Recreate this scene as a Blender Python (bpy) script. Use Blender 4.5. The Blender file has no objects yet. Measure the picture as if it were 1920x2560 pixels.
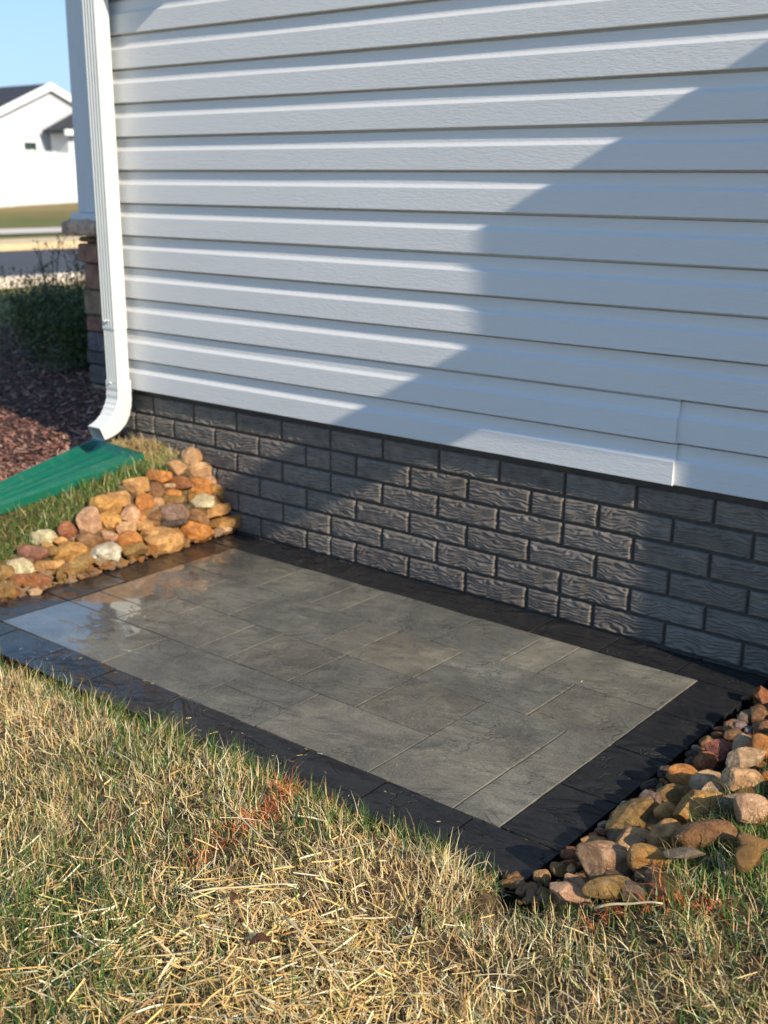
import bpy, math, random
import numpy as np
from mathutils import Vector, Matrix, noise


# ------------------------------------------------------------------ camera, light, exposure
SC = bpy.context.scene
COL = SC.collection
CAM_LOC = (2.5299, -2.4939, 1.1001)
YAW, PIT, ROL = -0.6820, -0.2786, 0.0081
fw = Vector((math.sin(YAW)*math.cos(PIT), math.cos(YAW)*math.cos(PIT), math.sin(PIT)))
rt = Vector((math.cos(YAW), -math.sin(YAW), 0.0))
up = rt.cross(fw)
r2 = rt*math.cos(ROL) + up*math.sin(ROL)
u2 = -rt*math.sin(ROL) + up*math.cos(ROL)
cd = bpy.data.cameras.new('camera')
cam = bpy.data.objects.new('camera', cd); COL.objects.link(cam)
M = Matrix((r2, u2, -fw)).transposed().to_4x4(); M.translation = Vector(CAM_LOC)
cam.matrix_world = M
cd.sensor_fit = 'VERTICAL'; cd.sensor_height = 36.0; cd.lens = 2883.28/2560*36
cd.clip_start = 0.05; cd.clip_end = 2000
cd.dof.use_dof = True; cd.dof.focus_distance = 1.95; cd.dof.aperture_fstop = 5.6
SC.camera = cam
SC.render.resolution_x = 768; SC.render.resolution_y = 1024

SUN_AZ = math.radians(12.0)       # off the wall plane, towards the viewer's side
SUN_EL = math.radians(28.7)
S = Vector((math.cos(SUN_AZ)*math.cos(SUN_EL), -math.sin(SUN_AZ)*math.cos(SUN_EL), math.sin(SUN_EL)))
W = bpy.data.worlds.new('World'); SC.world = W; W.use_nodes = True
nt = W.node_tree; nt.nodes.clear()
sky = nt.nodes.new('ShaderNodeTexSky'); sky.sky_type = 'NISHITA'; sky.sun_disc = False
sky.sun_elevation = SUN_EL; sky.sun_rotation = math.atan2(S.x, S.y)
sky.air_density = 1.0; sky.dust_density = 0.8; sky.ozone_density = 1.0
bg = nt.nodes.new('ShaderNodeBackground'); bg.inputs[1].default_value = 0.15
wo = nt.nodes.new('ShaderNodeOutputWorld')
# film-like shoulder on the whole sky, the same for every direction: M*v/(v+4) per channel
sx = nt.nodes.new('ShaderNodeSeparateColor'); cx_ = nt.nodes.new('ShaderNodeCombineColor'); nt.links.new(sky.outputs[0], sx.inputs[0])
for i, mm in enumerate((4.3, 6.0, 8.1)):
    ad = nt.nodes.new('ShaderNodeMath'); ad.operation = 'ADD'; nt.links.new(sx.outputs[i], ad.inputs[0]); ad.inputs[1].default_value = 4.0
    dv = nt.nodes.new('ShaderNodeMath'); dv.operation = 'DIVIDE'; nt.links.new(sx.outputs[i], dv.inputs[0]); nt.links.new(ad.outputs[0], dv.inputs[1])
    ml = nt.nodes.new('ShaderNodeMath'); ml.operation = 'MULTIPLY'; nt.links.new(dv.outputs[0], ml.inputs[0]); ml.inputs[1].default_value = mm
    nt.links.new(ml.outputs[0], cx_.inputs[i])
nt.links.new(cx_.outputs[0], bg.inputs[0]); nt.links.new(bg.outputs[0], wo.inputs[0])
sl = bpy.data.lights.new('sun', 'SUN'); sl.energy = 4.2; sl.angle = math.radians(0.55); sl.color = (1.0, 0.87, 0.69)
so = bpy.data.objects.new('sun', sl); COL.objects.link(so)
so.rotation_euler = S.to_track_quat('Z', 'Y').to_euler()
SC.view_settings.view_transform = 'Standard'; SC.view_settings.look = 'None'
SC.view_settings.exposure = 0.52; SC.view_settings.gamma = 1.0; SC.view_settings.use_curve_mapping = False

# ------------------------------------------------------------------ helpers
rnd = random.Random(7)
def lin(c):
    return tuple((v/255/12.92 if v/255 <= .04045 else ((v/255+.055)/1.055)**2.4) for v in c)
def mesh(name, verts, faces, mat=None, smooth=False):
    me = bpy.data.meshes.new(name); me.from_pydata([tuple(v) for v in verts], [], faces); me.update()
    if mat: me.materials.append(mat)
    if smooth: me.polygons.foreach_set('use_smooth', [True]*len(me.polygons))
    return me
def link(name, me, parent=None, loc=None, rot=None, color=None):
    o = bpy.data.objects.new(name, me); COL.objects.link(o)
    if parent is not None: o.parent = parent
    if loc is not None: o.location = loc
    if rot is not None: o.rotation_euler = rot
    if color is not None: o.color = (*color, 1)
    return o
def tag(o, label=None, cat=None, group=None, kind=None):
    if label: o['label'] = label
    if cat: o['category'] = cat
    if group: o['group'] = group
    if kind: o['kind'] = kind
    return o
def thing(name, loc, label, cat, group=None):
    return tag(link(name, None, None, loc), label, cat, group)
class MB:
    def __init__(s): s.v = []; s.f = []
    def add(s, v, f):
        n = len(s.v); s.v += [tuple(p) for p in v]; s.f += [tuple(i+n for i in q) for q in f]
    def box(s, a, b, bev=0.0):
        (x0, y0, z0), (x1, y1, z1) = a, b
        if bev <= 0:
            s.add([(x0,y0,z0),(x1,y0,z0),(x1,y1,z0),(x0,y1,z0),(x0,y0,z1),(x1,y0,z1),(x1,y1,z1),(x0,y1,z1)],
                  [(0,3,2,1),(4,5,6,7),(0,1,5,4),(1,2,6,5),(2,3,7,6),(3,0,4,7)]); return
        c = bev; P = []
        for z, i in ((z0,c),(z0+c,0),(z1-c,0),(z1,c)):
            P += [(x0+i+ (0 if i else 0),y0+i,z),(x1-i,y0+i,z),(x1-i,y1-i,z),(x0+i,y1-i,z)]
        F = [(0,3,2,1),(12,13,14,15)]
        for k in range(3):
            for j in range(4):
                F.append((k*4+j, k*4+(j+1)%4, k*4+4+(j+1)%4, k*4+4+j))
        s.add(P, F)
    def prism(s, poly, axis, a, b):
        n = len(poly)
        def pt(p, t):
            return (t, p[0], p[1]) if axis == 'x' else ((p[0], t, p[1]) if axis == 'y' else (p[0], p[1], t))
        s.add([pt(p, a) for p in poly] + [pt(p, b) for p in poly],
              [tuple(range(n-1, -1, -1)), tuple(range(n, 2*n))] + [(i, (i+1) % n, n+(i+1) % n, n+i) for i in range(n)])
    def tube(s, pts, rad, n=6):
        rings = []
        for i, p in enumerate(pts):
            p = Vector(p); q = Vector(pts[min(i+1, len(pts)-1)]) - Vector(pts[max(i-1, 0)])
            q.normalize(); a = q.orthogonal().normalized(); b = q.cross(a)
            R = rad[i] if isinstance(rad, (list, tuple)) else rad
            rings.append([p + (a*math.cos(2*math.pi*k/n) + b*math.sin(2*math.pi*k/n))*R for k in range(n)])
        v = [x for r_ in rings for x in r_]; f = []
        for i in range(len(pts)-1):
            for k in range(n):
                f.append((i*n+k, i*n+(k+1) % n, (i+1)*n+(k+1) % n, (i+1)*n+k))
        f += [tuple(range(n-1, -1, -1)), tuple(range((len(pts)-1)*n, len(pts)*n))]
        s.add(v, f)
    def me(s, name, mat=None, smooth=False): return mesh(name, s.v, s.f, mat, smooth)
    def obj(s, name, mat, parent=None, loc=None, color=None, smooth=False):
        return link(name, s.me(name, mat, smooth), parent, loc, None, color)

# ------------------------------------------------------------------ material builder
class Mat:
    def __init__(s, name, rough=.6, spec=.5):
        s.m = bpy.data.materials.new(name); s.m.use_nodes = True
        s.t = s.m.node_tree; s.n = s.t.nodes; s.b = s.n['Principled BSDF']
        s.b.inputs['Roughness'].default_value = rough
        s.b.inputs['Specular IOR Level'].default_value = spec
    def node(s, typ, **kw):
        x = s.n.new(typ)
        for k, v in kw.items(): setattr(x, k, v)
        return x
    def L(s, a, b): s.t.links.new(a, b)
    def coord(s, kind='Object', scale=(1, 1, 1)):
        if kind == 'World':
            c = s.node('ShaderNodeNewGeometry').outputs['Position']
        else:
            c = s.node('ShaderNodeTexCoord').outputs[kind]
        if scale != (1, 1, 1):
            mp = s.node('ShaderNodeMapping'); mp.inputs['Scale'].default_value = scale
            s.L(c, mp.inputs[0]); c = mp.outputs[0]
        return c
    def noise(s, c, scale, detail=4, rough=.55, dist=0):
        x = s.node('ShaderNodeTexNoise'); s.L(c, x.inputs['Vector'])
        x.inputs['Scale'].default_value = scale; x.inputs['Detail'].default_value = detail
        x.inputs['Roughness'].default_value = rough; x.inputs['Distortion'].default_value = dist
        return x.outputs['Fac']
    def ramp(s, fac, stops):
        x = s.node('ShaderNodeValToRGB'); s.L(fac, x.inputs[0]); e = x.color_ramp.elements
        while len(e) < len(stops): e.new(.5)
        for q, (p, c) in zip(e, stops):
            q.position = p; q.color = (c, c, c, 1) if isinstance(c, (int, float)) else (*c, 1)
        return x.outputs[0]
    def mix(s, fac, a, b, mode='MIX'):
        x = s.node('ShaderNodeMix', data_type='RGBA', blend_type=mode)
        for i, v in ((0, fac), (6, a), (7, b)):
            if hasattr(v, 'is_linked') or hasattr(v, 'links'): s.L(v, x.inputs[i])
            elif i == 0: x.inputs[0].default_value = v
            else: x.inputs[i].default_value = (*v, 1) if not isinstance(v, (int, float)) else (v, v, v, 1)
        return x.outputs[2]
    def math(s, op, a, b=0.0, clamp=False):
        x = s.node('ShaderNodeMath', operation=op); x.use_clamp = clamp
        for i, v in ((0, a), (1, b)):
            if hasattr(v, 'links'): s.L(v, x.inputs[i])
            else: x.inputs[i].default_value = v
        return x.outputs[0]
    def bump(s, h, strength=.3, dist=.002, normal=None):
        x = s.node('ShaderNodeBump'); s.L(h, x.inputs['Height'])
        if hasattr(strength, 'links'): s.L(strength, x.inputs['Strength'])
        else: x.inputs['Strength'].default_value = strength
        x.inputs['Distance'].default_value = dist
        if normal is not None: s.L(normal, x.inputs['Normal'])
        return x.outputs[0]
    def color(s, v): s.L(v, s.b.inputs['Base Color']) if hasattr(v, 'links') else setattr(s.b.inputs['Base Color'], 'default_value', (*v, 1))
    def rough(s, v): s.L(v, s.b.inputs['Roughness'])
    def normal(s, v): s.L(v, s.b.inputs['Normal'])
    def objcol(s): return s.node('ShaderNodeObjectInfo').outputs['Color']
    def rand(s): return s.node('ShaderNodeObjectInfo').outputs['Random']

def plain(name, col, rough=.6, var=.12, sc=8, bump=.1, bd=.002, spec=.4):
    m = Mat(name, rough, spec); c = m.coord('World'); n = m.noise(c, sc, 5)
    m.color(m.mix(m.ramp(n, [(.3, 0.), (.7, 1.)]), tuple(v*(1-var) for v in col), tuple(min(1, v*(1+var)) for v in col)))
    m.normal(m.bump(m.noise(c, sc*12, 3), bump, bd)); return m.m

def siding_mat():
    m = Mat('vinyl_siding', .42, .5); c = m.coord('World', (5, 5, 26))
    g = m.noise(c, 9, 6, .62, .6); g2 = m.noise(m.coord('World'), 1.3, 3)
    base = m.mix(g2, lin((209, 210, 211)), lin((215, 216, 216)))
    dirt = m.ramp(m.noise(m.coord('World', (1, 1, 6)), 3.2, 6, .7), [(.55, 0.), (.8, .16)])
    m.color(m.mix(dirt, base, (.50, .47, .42)))
    m.normal(m.bump(g, .75, .0018)); return m.m
def white_mat(name, col, rough=.35, bump=.05):
    m = Mat(name, rough, .5); w = m.coord('World')
    n = m.ramp(m.noise(m.coord('World', (1, 1, .35)), 14, 6, .7), [(.5, 0.), (.78, .35)])
    m.color(m.mix(n, col, tuple(v*.72 for v in col))); m.normal(m.bump(m.noise(w, 60, 3), bump, .001)); return m.m
def brick_mat():
    m = Mat('painted_brick', .62, .4); w = m.coord('World'); n = m.noise(w, 30, 6, .65)
    c = m.mix(m.ramp(n, [(.3, 0.), (.7, 1.)]), (.15, .128, .108), (.24, .205, .172))
    c = m.mix(m.math('MULTIPLY', m.rand(), .35), c, (.060, .046, .040))
    # mud splash and dust low on the wall
    sep = m.node('ShaderNodeSeparateXYZ'); m.L(w, sep.inputs[0])
    low = m.ramp(m.math('MULTIPLY', sep.outputs[2], 6.0), [(.02, .5), (.35, 0.)])
    sp = m.ramp(m.noise(w, 85, 3, .7), [(.50, 0.), (.66, 1.)])
    c = m.mix(m.math('MULTIPLY', low, sp), c, (.22, .16, .11))
    speck = m.ramp(m.noise(w, 260, 1), [(.74, 0.), (.78, .35)])
    c = m.mix(speck, c, (.30, .28, .25))
    m.color(c); m.normal(m.bump(m.noise(w, 240, 4, .7), .7, .0016)); return m.m
def paver_mat(dark):
    m = Mat('dark_paver_stone' if dark else 'grey_paver_stone', .5, .32 if dark else .22)
    w = m.coord('World'); oc = m.coord('Object')
    # offset per stone so no pattern repeats
    add = m.node('ShaderNodeVectorMath', operation='ADD'); m.L(oc, add.inputs[0])
    comb = m.node('ShaderNodeCombineXYZ'); k = m.math('MULTIPLY', m.rand(), 37.0)
    for i in range(3): m.L(k, comb.inputs[i])
    m.L(comb.outputs[0], add.inputs[1]); c = add.outputs[0]
    mp = m.node('ShaderNodeMapping'); mp.inputs['Scale'].default_value = (1.0, 1.7, 1); mp.inputs['Rotation'].default_value = (0, 0, .35)
    m.L(c, mp.inputs[0]); cs = mp.outputs[0]
    cloud = m.noise(w, 3.2, 6, .6, .8); streak = m.noise(cs, 11, 8, .7, 1.6)
    if dark:
        col = m.mix(m.ramp(streak, [(.3, 0.), (.72, 1.)]), (.010, .0105, .012), (.024, .024, .026))
        col = m.mix(m.ramp(cloud, [(.45, 0.), (.75, .55)]), col, (.030, .028, .027))
    else:
        col = m.mix(m.ramp(streak, [(.28, 0.), (.75, 1.)]), (.145, .138, .108), (.265, .248, .200))
        col = m.mix(m.ramp(cloud, [(.35, 0.), (.60, .75)]), col, (.080, .077, .068))
        col = m.mix(m.ramp(m.noise(w, 5.5, 4, .5), [(.58, 0.), (.75, .3)]), col, (.205, .165, .12))
    col = m.mix(1.0, col, m.objcol(), 'MULTIPLY')
    grain = m.noise(w, 230, 5, .8)
    col = m.mix(m.ramp(grain, [(.52, 0.), (.66, .5)]), m.mix(m.ramp(grain, [(.36, .45), (.48, 0.)]), col, (.05, .048, .042)), (.34, .32, .28) if not dark else (.07, .07, .07))
    # wetness: a puddle in the near left corner, damp patches beyond
    sep = m.node('ShaderNodeSeparateXYZ'); m.L(w, sep.inputs[0])
    wn = m.math('MULTIPLY', m.math('SUBTRACT', m.noise(m.coord('World', (1, 1.6, 1)), 9.0, 8, .7, .8), .5), 1.25)
    dx = m.math('ADD', sep.outputs[0], m.math('MULTIPLY', sep.outputs[1], .30))
    wet = m.ramp(m.math('ADD', m.math('ADD', dx, wn), .5), [(.50, 1.), (.58, 0.)])
    damp = m.ramp(m.math('ADD', m.math('ADD', m.math('MULTIPLY', dx, .55), m.math('MULTIPLY', wn, .8)), .5), [(.40, 1.), (.80, 0.)])
    col = m.mix(m.math('MULTIPLY', damp, .30 if not dark else .2), col, (.03, .03, .028) if not dark else (.012, .012, .014))
    m.color(col)
    r0 = .30 if dark else .46
    rr = m.math('SUBTRACT', r0 + .04, m.math('MULTIPLY', damp, .14 if dark else .20))
    rr = m.math('ADD', rr, m.math('MULTIPLY', m.math('SUBTRACT', streak, .5), .25), True)
    m.rough(m.mix(wet, rr, .16 if dark else .045))
    cleft = m.node('ShaderNodeTexWave'); cleft.wave_type = 'BANDS'
    m.L(cs, cleft.inputs['Vector']); cleft.inputs['Scale'].default_value = 3.0; cleft.inputs['Distortion'].default_value = 14; cleft.inputs['Detail'].default_value = 4; cleft.inputs['Detail Scale'].default_value = .9
    vn = m.noise(cs, 3.6, 5, .55, 1.6); vmask = m.ramp(m.noise(c, 9.0, 2), [(.47, 0.), (.58, 1.)])
    vein = m.math('SUBTRACT', 1.0, m.math('MULTIPLY', m.ramp(vn, [(.480, 0.), (.495, 1.), (.51, 0.)]), vmask))
    m.color(m.mix(m.math('MULTIPLY', m.math('SUBTRACT', 1.0, vein), .30), col, (.012, .012, .013) if dark else (.045, .043, .038)))
    inv = m.math('SUBTRACT', 1.0, m.math('MULTIPLY', wet, .45 if dark else .93))
    n1 = m.bump(m.noise(cs, 6, 3 if dark else 4, .5, 1.2), m.math('MULTIPLY', inv, 1.0 if dark else .95), .024 if dark else .014)
    n2 = m.bump(vein, m.math('MULTIPLY', inv, 1.0 if dark else .5), .0035, n1)
    n3 = m.bump(grain, m.math('MULTIPLY', inv, .35 if dark else .7), .0012, n2)
    rip = m.bump(m.noise(m.coord('World', (1, 2.2, 1)), 26, 4, .6, .6), m.math('MULTIPLY', wet, .10), .004, n3)
    m.normal(rip)
    m.b.inputs['Coat Weight'].default_value = .0
    m.L(m.math('MULTIPLY', wet, .25 if dark else 1.0), m.b.inputs['Coat Weight']); m.b.inputs['Coat Roughness'].default_value = .02
    return m.m
def rock_mat(wet):
    m = Mat('wet_river_stone' if wet else 'river_stone', .2 if wet else .55, .5)
    oc = m.coord('Object'); add = m.node('ShaderNodeVectorMath', operation='ADD'); m.L(oc, add.inputs[0])
    comb = m.node('ShaderNodeCombineXYZ'); k = m.math('MULTIPLY', m.rand(), 53.0)
    for i in range(3): m.L(k, comb.inputs[i])
    m.L(comb.outputs[0], add.inputs[1]); c = add.outputs[0]
    base = m.objcol(); n1 = m.noise(c, 26, 6, .62, .5); n2 = m.noise(c, 85, 6, .68)
    mp = m.node('ShaderNodeMapping'); mp.inputs['Scale'].default_value = (18, 18, 110); mp.inputs['Rotation'].default_value = (.5, .3, 0)
    m.L(c, mp.inputs[0]); band = m.noise(mp.outputs[0], 1.0, 3, .5, .8)
    col = m.mix(m.ramp(n1, [(.38, 0.), (.60, 1.)]), m.mix(1.0, base, (.68, .60, .52), 'MULTIPLY'), m.mix(1.0, base, (1.25, 1.22, 1.18), 'MULTIPLY'))
    col = m.mix(m.math('MULTIPLY', m.ramp(band, [(.46, 0.), (.56, 1.)]), .55), col, m.mix(1.0, base, (.62, .50, .42), 'MULTIPLY'))
    col = m.mix(m.ramp(n2, [(.52, 0.), (.62, .6)]), col, m.mix(1.0, base, (.42, .34, .28), 'MULTIPLY'))
    col = m.mix(m.ramp(m.noise(c, 200, 3, .7), [(.54, 0.), (.64, .4)]), col, (.52, .43, .33))
    m.color(col)
    if wet: m.rough(m.ramp(m.noise(c, 30, 3), [(.4, .12), (.65, .42)]))
    else: m.rough(m.ramp(n1, [(.38, .30), (.60, .60)]))
    m.normal(m.bump(m.noise(c, 45, 9, .74, .6), 1.0, .014, m.bump(m.noise(c, 320, 4, .75), 1.0, .003)))
    return m.m
def attr_mat(name, rough=.6, spec=.3, trans=0.0):
    m = Mat(name, rough, spec); a = m.node('ShaderNodeAttribute'); a.attribute_name = 'Col'
    m.color(a.outputs['Color'])
    if trans > 0:
        tr = m.node('ShaderNodeBsdfTranslucent'); m.L(a.outputs['Color'], tr.inputs[0])
        mx = m.node('ShaderNodeMixShader'); mx.inputs[0].default_value = trans
        out = m.n['Material Output']; m.L(m.b.outputs[0], mx.inputs[1]); m.L(tr.outputs[0], mx.inputs[2]); m.L(mx.outputs[0], out.inputs[0])
    return m.m
def ground_mat():
    m = Mat('thatch_and_soil', .9, .2); w = m.coord('World'); sep = m.node('ShaderNodeSeparateXYZ'); m.L(w, sep.inputs[0])
    n = m.noise(w, 38, 7, .75, 1.0)
    near = m.mix(m.ramp(n, [(.40, 0.), (.60, 1.)]), (.03, .021, .013), (.26, .18, .09))
    g = m.noise(w, .35, 5, .6)
    lawn = m.mix(m.ramp(g, [(.38, 0.), (.66, 1.)]), (.15, .165, .045), (.23, .18, .07))
    strip = m.math('ADD', sep.outputs[0], m.math('MULTIPLY', g, 3.0))
    lawn = m.mix(m.ramp(m.math('MULTIPLY', m.math('MULTIPLY', strip, -1), .02), [(.455, 0.), (.50, .85)]), lawn, (.30, .215, .085))
    far = m.ramp(m.math('MULTIPLY', m.math('ADD', m.math('MULTIPLY', sep.outputs[0], -1), 0), .1), [(.36, 0.), (.42, 1.)])
    turf = m.mix(m.ramp(n, [(.35, 0.), (.62, 1.)]), (.26, .22, .11), (.55, .44, .25))
    out = m.math('ADD', m.math('GREATER_THAN', m.math('MULTIPLY', sep.outputs[1], -1.0), 2.02), m.math('GREATER_THAN', sep.outputs[0], 2.78), True)
    near = m.mix(out, near, turf)
    m.color(m.mix(far, near, lawn)); m.normal(m.bump(m.noise(w, 90, 6, .75), 1.0, .014)); return m.m

M_SID = siding_mat(); M_TRIM = white_mat('white_trim', lin((208, 211, 214)), .4)
M_DS = white_mat('white_painted_aluminium', lin((215, 217, 212)), .3, .03)
M_BRICK = brick_mat(); M_MORTAR = plain('dark_mortar', (.085, .074, .065), .85, .2, 40, .4, .001)
M_GREY = paver_mat(False); M_DARK = paver_mat(True)
M_ROCK = rock_mat(False); M_WROCK = rock_mat(True)
M_JOINT = plain('joint_sand', (.125, .108, .082), .95, .3, 200, .5, .001)
M_GRASS = attr_mat('grass_blades', .6, .12, .22); M_STRAW = attr_mat('straw', .5, .22, .06); M_CHIP = attr_mat('mulch_chips', .85, .2)
M_LEAF = attr_mat('shrub_leaves', .5, .4, .15)
M_GROUND = ground_mat()
M_ASPH = plain('asphalt', (.075, .075, .08), .85, .12, 3, .3, .004)
M_CONC = plain('sunlit_concrete', (.66, .58, .48), .8, .08, 1.2, .2, .003)
M_SAND = plain('sandy_strip', (.70, .52, .30), .9, .12, 1.0, .3, .003)
M_VINYL = plain('white_vinyl', (.90, .90, .88), .35, .02, 1, .02)
M_SHING = plain('dark_shingles', (.045, .048, .055), .9, .25, 6, .5, .01)
M_FARWALL = plain('pale_far_siding', (.57, .59, .62), .6, .04, 2, .1)
M_GLASS = plain('window_glass', (.03, .05, .045), .08, .1, 1, 0, .001, .8)
M_STONE = Mat('veneer_stone', .85, .3)
_c = M_STONE.coord('World'); _n = M_STONE.noise(_c, 22, 7, .7)
M_STONE.color(M_STONE.mix(1.0, M_STONE.objcol(), M_STONE.ramp(_n, [(.3, .45), (.7, 1.35)]), 'MULTIPLY'))
M_STONE.normal(M_STONE.bump(_n, .9, .02)); M_STONE = M_STONE.m
M_GREEN = Mat('green_plastic', .34, .5); _c = M_GREEN.coord('World')
M_GREEN.color(M_GREEN.mix(M_GREEN.ramp(M_GREEN.noise(_c, 22, 6, .7), [(.50, 0.), (.74, .45)]), (.004, .115, .070), (.07, .17, .13)))
M_GREEN.normal(M_GREEN.bump(M_GREEN.noise(_c, 40, 3), .1, .003)); M_GREEN = M_GREEN.m
M_DRYLEAF = plain('dry_leaf', (.11, .045, .022), .6, .4, 90, .6, .002)
M_STEM = plain('plant_stem', (.07, .06, .04), .8, .2, 40)
# ---- terrain
def sm(a,b,t):
    t=(t-a)/(b-a); t=0 if t<0 else (1 if t>1 else t); return t*t*(3-2*t)
def lerpt(pts,v):
    if v<=pts[0][0]: return pts[0][1]
    for (a,b),(c,d) in zip(pts,pts[1:]):
        if v<=c: return b+(d-b)*(v-a)/(c-a)
    return pts[-1][1]
def bump(x,y): return .006*math.sin(9*x+2.1*y+1)*math.sin(7*y-3*x)+.004*math.sin(23*x+11*y)*math.sin(19*y-5*x+2)
def ground_z(x,y):
    far=math.hypot(x-.8,y+.8)
    base=.2-.1*min(max(-y,0),1.6) if x<0 else .03
    left=.2-.10*min(max(-y,-.3),1.6)
    ledge=lerpt([(-1.2,-.05),(-1.1,-.035),(-.9,.0),(-.78,.02),(-.64,.05),(-.42,.10),(-.25,.165),(-.12,.195),(0,.20)],y)
    # left side
    zl=ledge+(left-ledge)*sm(-.30,-.48,x) 
    zl=-.05+(zl+.05)*sm(-.10,-.29,x)
    # near lawn
    e=-.038+.03*sm(.1,.9,x)
    zn=e+(.045+.012*math.sin(x*5.3+1))*sm(-1.095,-1.17,y)-.028*sm(-1.22,-1.42,y)+.012*sm(-1.5,-1.7,y)
    # right
    zr=-.04+.14*sm(1.68,1.93,x)+.05*sm(1.9,2.6,x)
    if x<.75:
        k=sm(-.95,-1.15,y) if x<0 else 1.0
        z=zl+(zn-zl)*k if x<0 else zn
        if x>=0: z=zn
    else:
        k=sm(-1.05,-1.3,y)
        z=zr+(zn+.03*sm(1.7,2.2,x)-zr)*k if x>1.66 else zn
    if -.135<x<1.695 and -1.085<y<.2: z=-.07
    if x<0: z+=.045*math.exp(-(((x+.50)/.13)**2+((y+.0)/.05)**2))
    z+=bump(x,y) if not(-.135<x<1.695 and -1.085<y) else 0
    # beyond: settle to street level
    s=sm(1.5,8,far); z=z*(1-s)+.1*s
    if x<-18.8: z+=.2*sm(-18.8,-29,x)
    return z
def pile_left(x,y):
    top=lerpt([(-1.1,.0),(-.78,.045),(-.64,.08),(-.42,.13),(-.25,.20),(-.12,.235),(0,.24)],y)
    t=min(max((-.085-x)/.21,0),1); return .005+(top-.005)*t
def pile_right(x,y):
    t=min(max((x-1.69)/.28,0),1.2); return .01+.14*t
# ------------------------------------------------------------------ GROUND (one sheet to the horizon)
def axis(fine0, fine1, step, far0, far1):
    a = [fine0 + i*step for i in range(int(round((fine1-fine0)/step))+1)]
    s, x = step, a[-1]
    while x < far1: s *= 1.22; x += s; a.append(x)
    s, x = step, a[0]
    while x > far0: s *= 1.22; x -= s; a.insert(0, x)
    return a
gx = axis(-1.5, 2.9, .03, -450, 400); gy = axis(-2.1, 1.2, .03, -400, 450)
gv = [(x, y, ground_z(x, y)) for y in gy for x in gx]; nx = len(gx)
gf = [(j*nx+i, j*nx+i+1, (j+1)*nx+i+1, (j+1)*nx+i) for j in range(len(gy)-1) for i in range(nx-1)]
tag(link('ground', mesh('ground', gv, gf, M_GROUND, True)), kind='structure')

def sheet(name, x0, x1, y0, y1, mat, lift=.004, step=1.5):
    n = max(1, int(abs(x1-x0)/step)); k = max(1, int(abs(y1-y0)/step))
    v = [(x0+(x1-x0)*i/n, y0+(y1-y0)*j/k, max(ground_z(x0+(x1-x0)*i/n, y0+(y1-y0)*j/k), .1)+lift) for j in range(k+1) for i in range(n+1)]
    f = [(j*(n+1)+i, j*(n+1)+i+1, (j+1)*(n+1)+i+1, (j+1)*(n+1)+i) for j in range(k) for i in range(n)]
    return tag(link(name, mesh(name, v, f, mat)), kind='structure')
sheet('road', -12.45, -7.45, -70, 90, M_ASPH)
m = MB(); m.box((-7.45, -70, .0), (-7.30, 90, .20)); tag(m.obj('near_kerb', M_CONC), kind='structure')
m = MB(); m.box((-12.6, -70, .0), (-12.45, 90, .20)); tag(m.obj('far_kerb', M_SAND), kind='structure')
sheet('sandy_verge', -15.0, -12.6, -70, 90, M_SAND, .03)
sheet('sidewalk', -18.6, -16.6, -70, 90, M_CONC, .03)

# ------------------------------------------------------------------ THE HOUSE
XL = -.68; WTOP = 2.98
house = thing('house', (XL, 0, .2), 'white vinyl sided house with dark brick patterned foundation wall', 'house')
hp = Vector((XL, 0, .2))
def rel(o, base): o.location = Vector(o.location) - base; return o
def hpart(mb, name, mat, smooth=False): return rel(mb.obj(name, mat, house, smooth=smooth), hp)
m = MB(); m.box((XL+.01, .012, .40), (12, 8, WTOP)); hpart(m, 'wall', M_SID)
# siding: one board per course, dutch lap profile
ZS, HS = .4191, .1016; Y0 = -.028
PROF = [(.0, .004), (.02, .0), (.56, .0015), (.58, .003), (.615, .0075), (.65, .0108), (.68, .0118), (.80, .0125), (.945, .0128), (.965, .021), (1.07, .021)]
def board(x0, x1, proud=0.0, seed=0, warp=0.0):
    n = max(2, int((x1-x0)/.15)); v = []; f = []; rr = random.Random(seed)
    ph = [rr.uniform(0, 6.28) for _ in range(4)]
    P = [(0.008, .0195)] + PROF
    for i in range(n+1):
        x = x0+(x1-x0)*i/n
        w = .0011*math.sin(x*2.3+ph[0])+.0006*math.sin(x*6.1+ph[1])
        wz = .0006*math.sin(x*1.7+ph[2])
        e = warp*max(0, 1-abs(x1-x)/.5)**2
        for (a, d) in P: v.append((x, Y0+d+w*(1-a)-proud-e, a*HS+wz))
    k = len(P)
    for i in range(n):
        for j in range(k-1): f.append((i*k+j, (i+1)*k+j, (i+1)*k+j+1, i*k+j+1))
    f.append(tuple(range(k))); f.append(tuple(n*k+j for j in range(k-1, -1, -1)))
    return mesh('siding_board', v, f, M_SID)
for c in range(27):
    z = ZS + c*HS
    if c < 2:
        segs = [(-.612, 1.402, .0035, .004), (1.36, 2.399, 0., 0.)]
    else: segs = [(-.612, 2.399, 0., 0.)]
    for q, (a, b, pr, wp) in enumerate(segs):
        link('siding_board', board(a, b, pr, 100+c*3+q, wp), house, Vector((0, 0, z))-hp)
m = MB(); m.box((XL, -.034, .40), (-.613, .010, WTOP-.02), .003); hpart(m, 'corner_trim', M_TRIM)
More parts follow.
